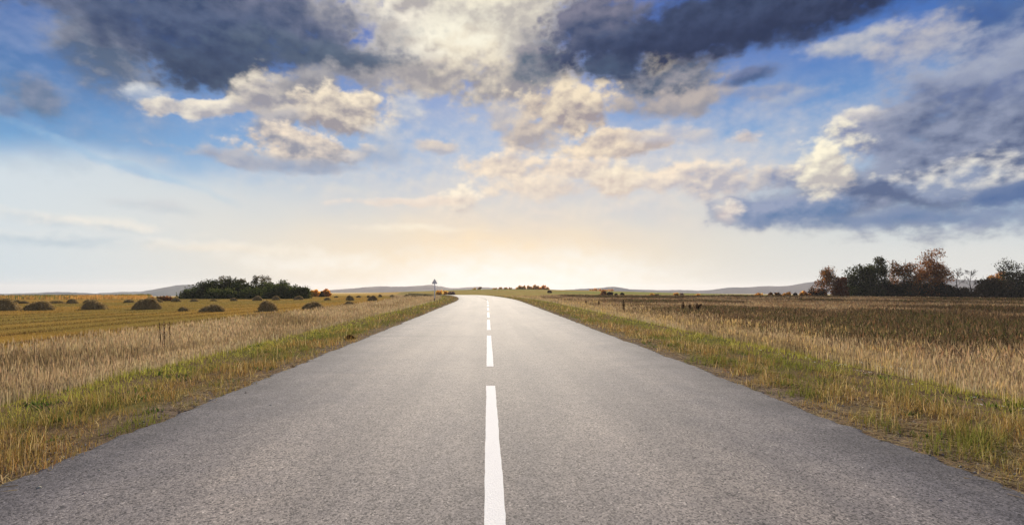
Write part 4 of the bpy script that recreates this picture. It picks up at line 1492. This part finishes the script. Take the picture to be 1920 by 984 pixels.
def tri_plate(side, th, y0, zc):
    hh = side * math.sqrt(3) / 2
    pts = []
    for cxp, czp, a0 in ((0, hh * 2 / 3, 150), (-side / 2, -hh / 3, 270), (side / 2, -hh / 3, 30 + 360)):
        r_ = side * 0.06
        cl_ = math.hypot(cxp, czp)
        ccx, ccz = cxp * (1 - 2 * r_ / cl_), czp * (1 - 2 * r_ / cl_)
        base_a = math.degrees(math.atan2(czp, cxp))
        for k in range(7):
            a_ = R(base_a + 60 - k * 20)
            pts.append((ccx + r_ * math.cos(a_), ccz + r_ * math.sin(a_)))
    pts = pts[::-1]
    # order round the centre
    pts.sort(key=lambda p_: math.atan2(p_[1], p_[0]))
    return [(p_[0], y0, p_[1] + zc) for p_ in pts], [(p_[0], y0 + th, p_[1] + zc) for p_ in pts]


def plate_mesh(name, side, th, y0, zc):
    f, bk = tri_plate(side, th, y0, zc)
    n_ = len(f)
    me = bpy.data.meshes.new(name)
    me.from_pydata(f + bk, [], [tuple(range(n_)), tuple(range(2 * n_ - 1, n_ - 1, -1))] + [((k + 1) % n_, k, n_ + k, n_ + (k + 1) % n_) for k in range(n_)])
    me.update()
    return me


zc = H_ - 0.9 * math.sqrt(3) / 2 * 2 / 3 * 0.80
board = link('sign_board', plate_mesh('sign_board', 0.72, 0.004, -0.076, zc), M_metal, sign)
# rolled rim along the three sides
f, _b = tri_plate(0.74, 0.0, -0.080, zc)
G = Geo()
G.tube([np.array(p_) for p_ in f + f[:1]], [0.022] * (len(f) + 1), 6, (0.3, 0.3, 0.3))
link('rim', G.mesh('rim', True), M_rim, board)
for zz_ in (zc - 0.12, zc + 0.16):
    G = Geo()
    G.tube([(-0.12, -0.056, zz_), (0.12, -0.056, zz_)], [0.016, 0.016], 6)
    link('bracket', G.mesh('bracket'), M_rim, sign)

# ================================================================== the air
hv = bpy.data.meshes.new('haze')
x0, x1, y0, y1, z0, z1 = -8000, 8000, -60, 9400, -150, 62
hv.from_pydata([(x, y, z) for x in (x0, x1) for y in (y0, y1) for z in (z0, z1)], [],
               [(0, 1, 3, 2), (4, 6, 7, 5), (0, 4, 5, 1), (2, 3, 7, 6), (0, 2, 6, 4), (1, 5, 7, 3)])
hm, nt, out = mat('haze_air')
pv = nt.nodes.new('ShaderNodeVolumePrincipled')
pv.inputs['Color'].default_value = (0.93, 0.93, 0.95, 1)
pv.inputs['Density'].default_value = 0.00012
pv.inputs['Anisotropy'].default_value = 0.25
nt.links.new(pv.outputs[0], out.inputs['Volume'])
kind(link('haze', hv, hm), 'stuff')
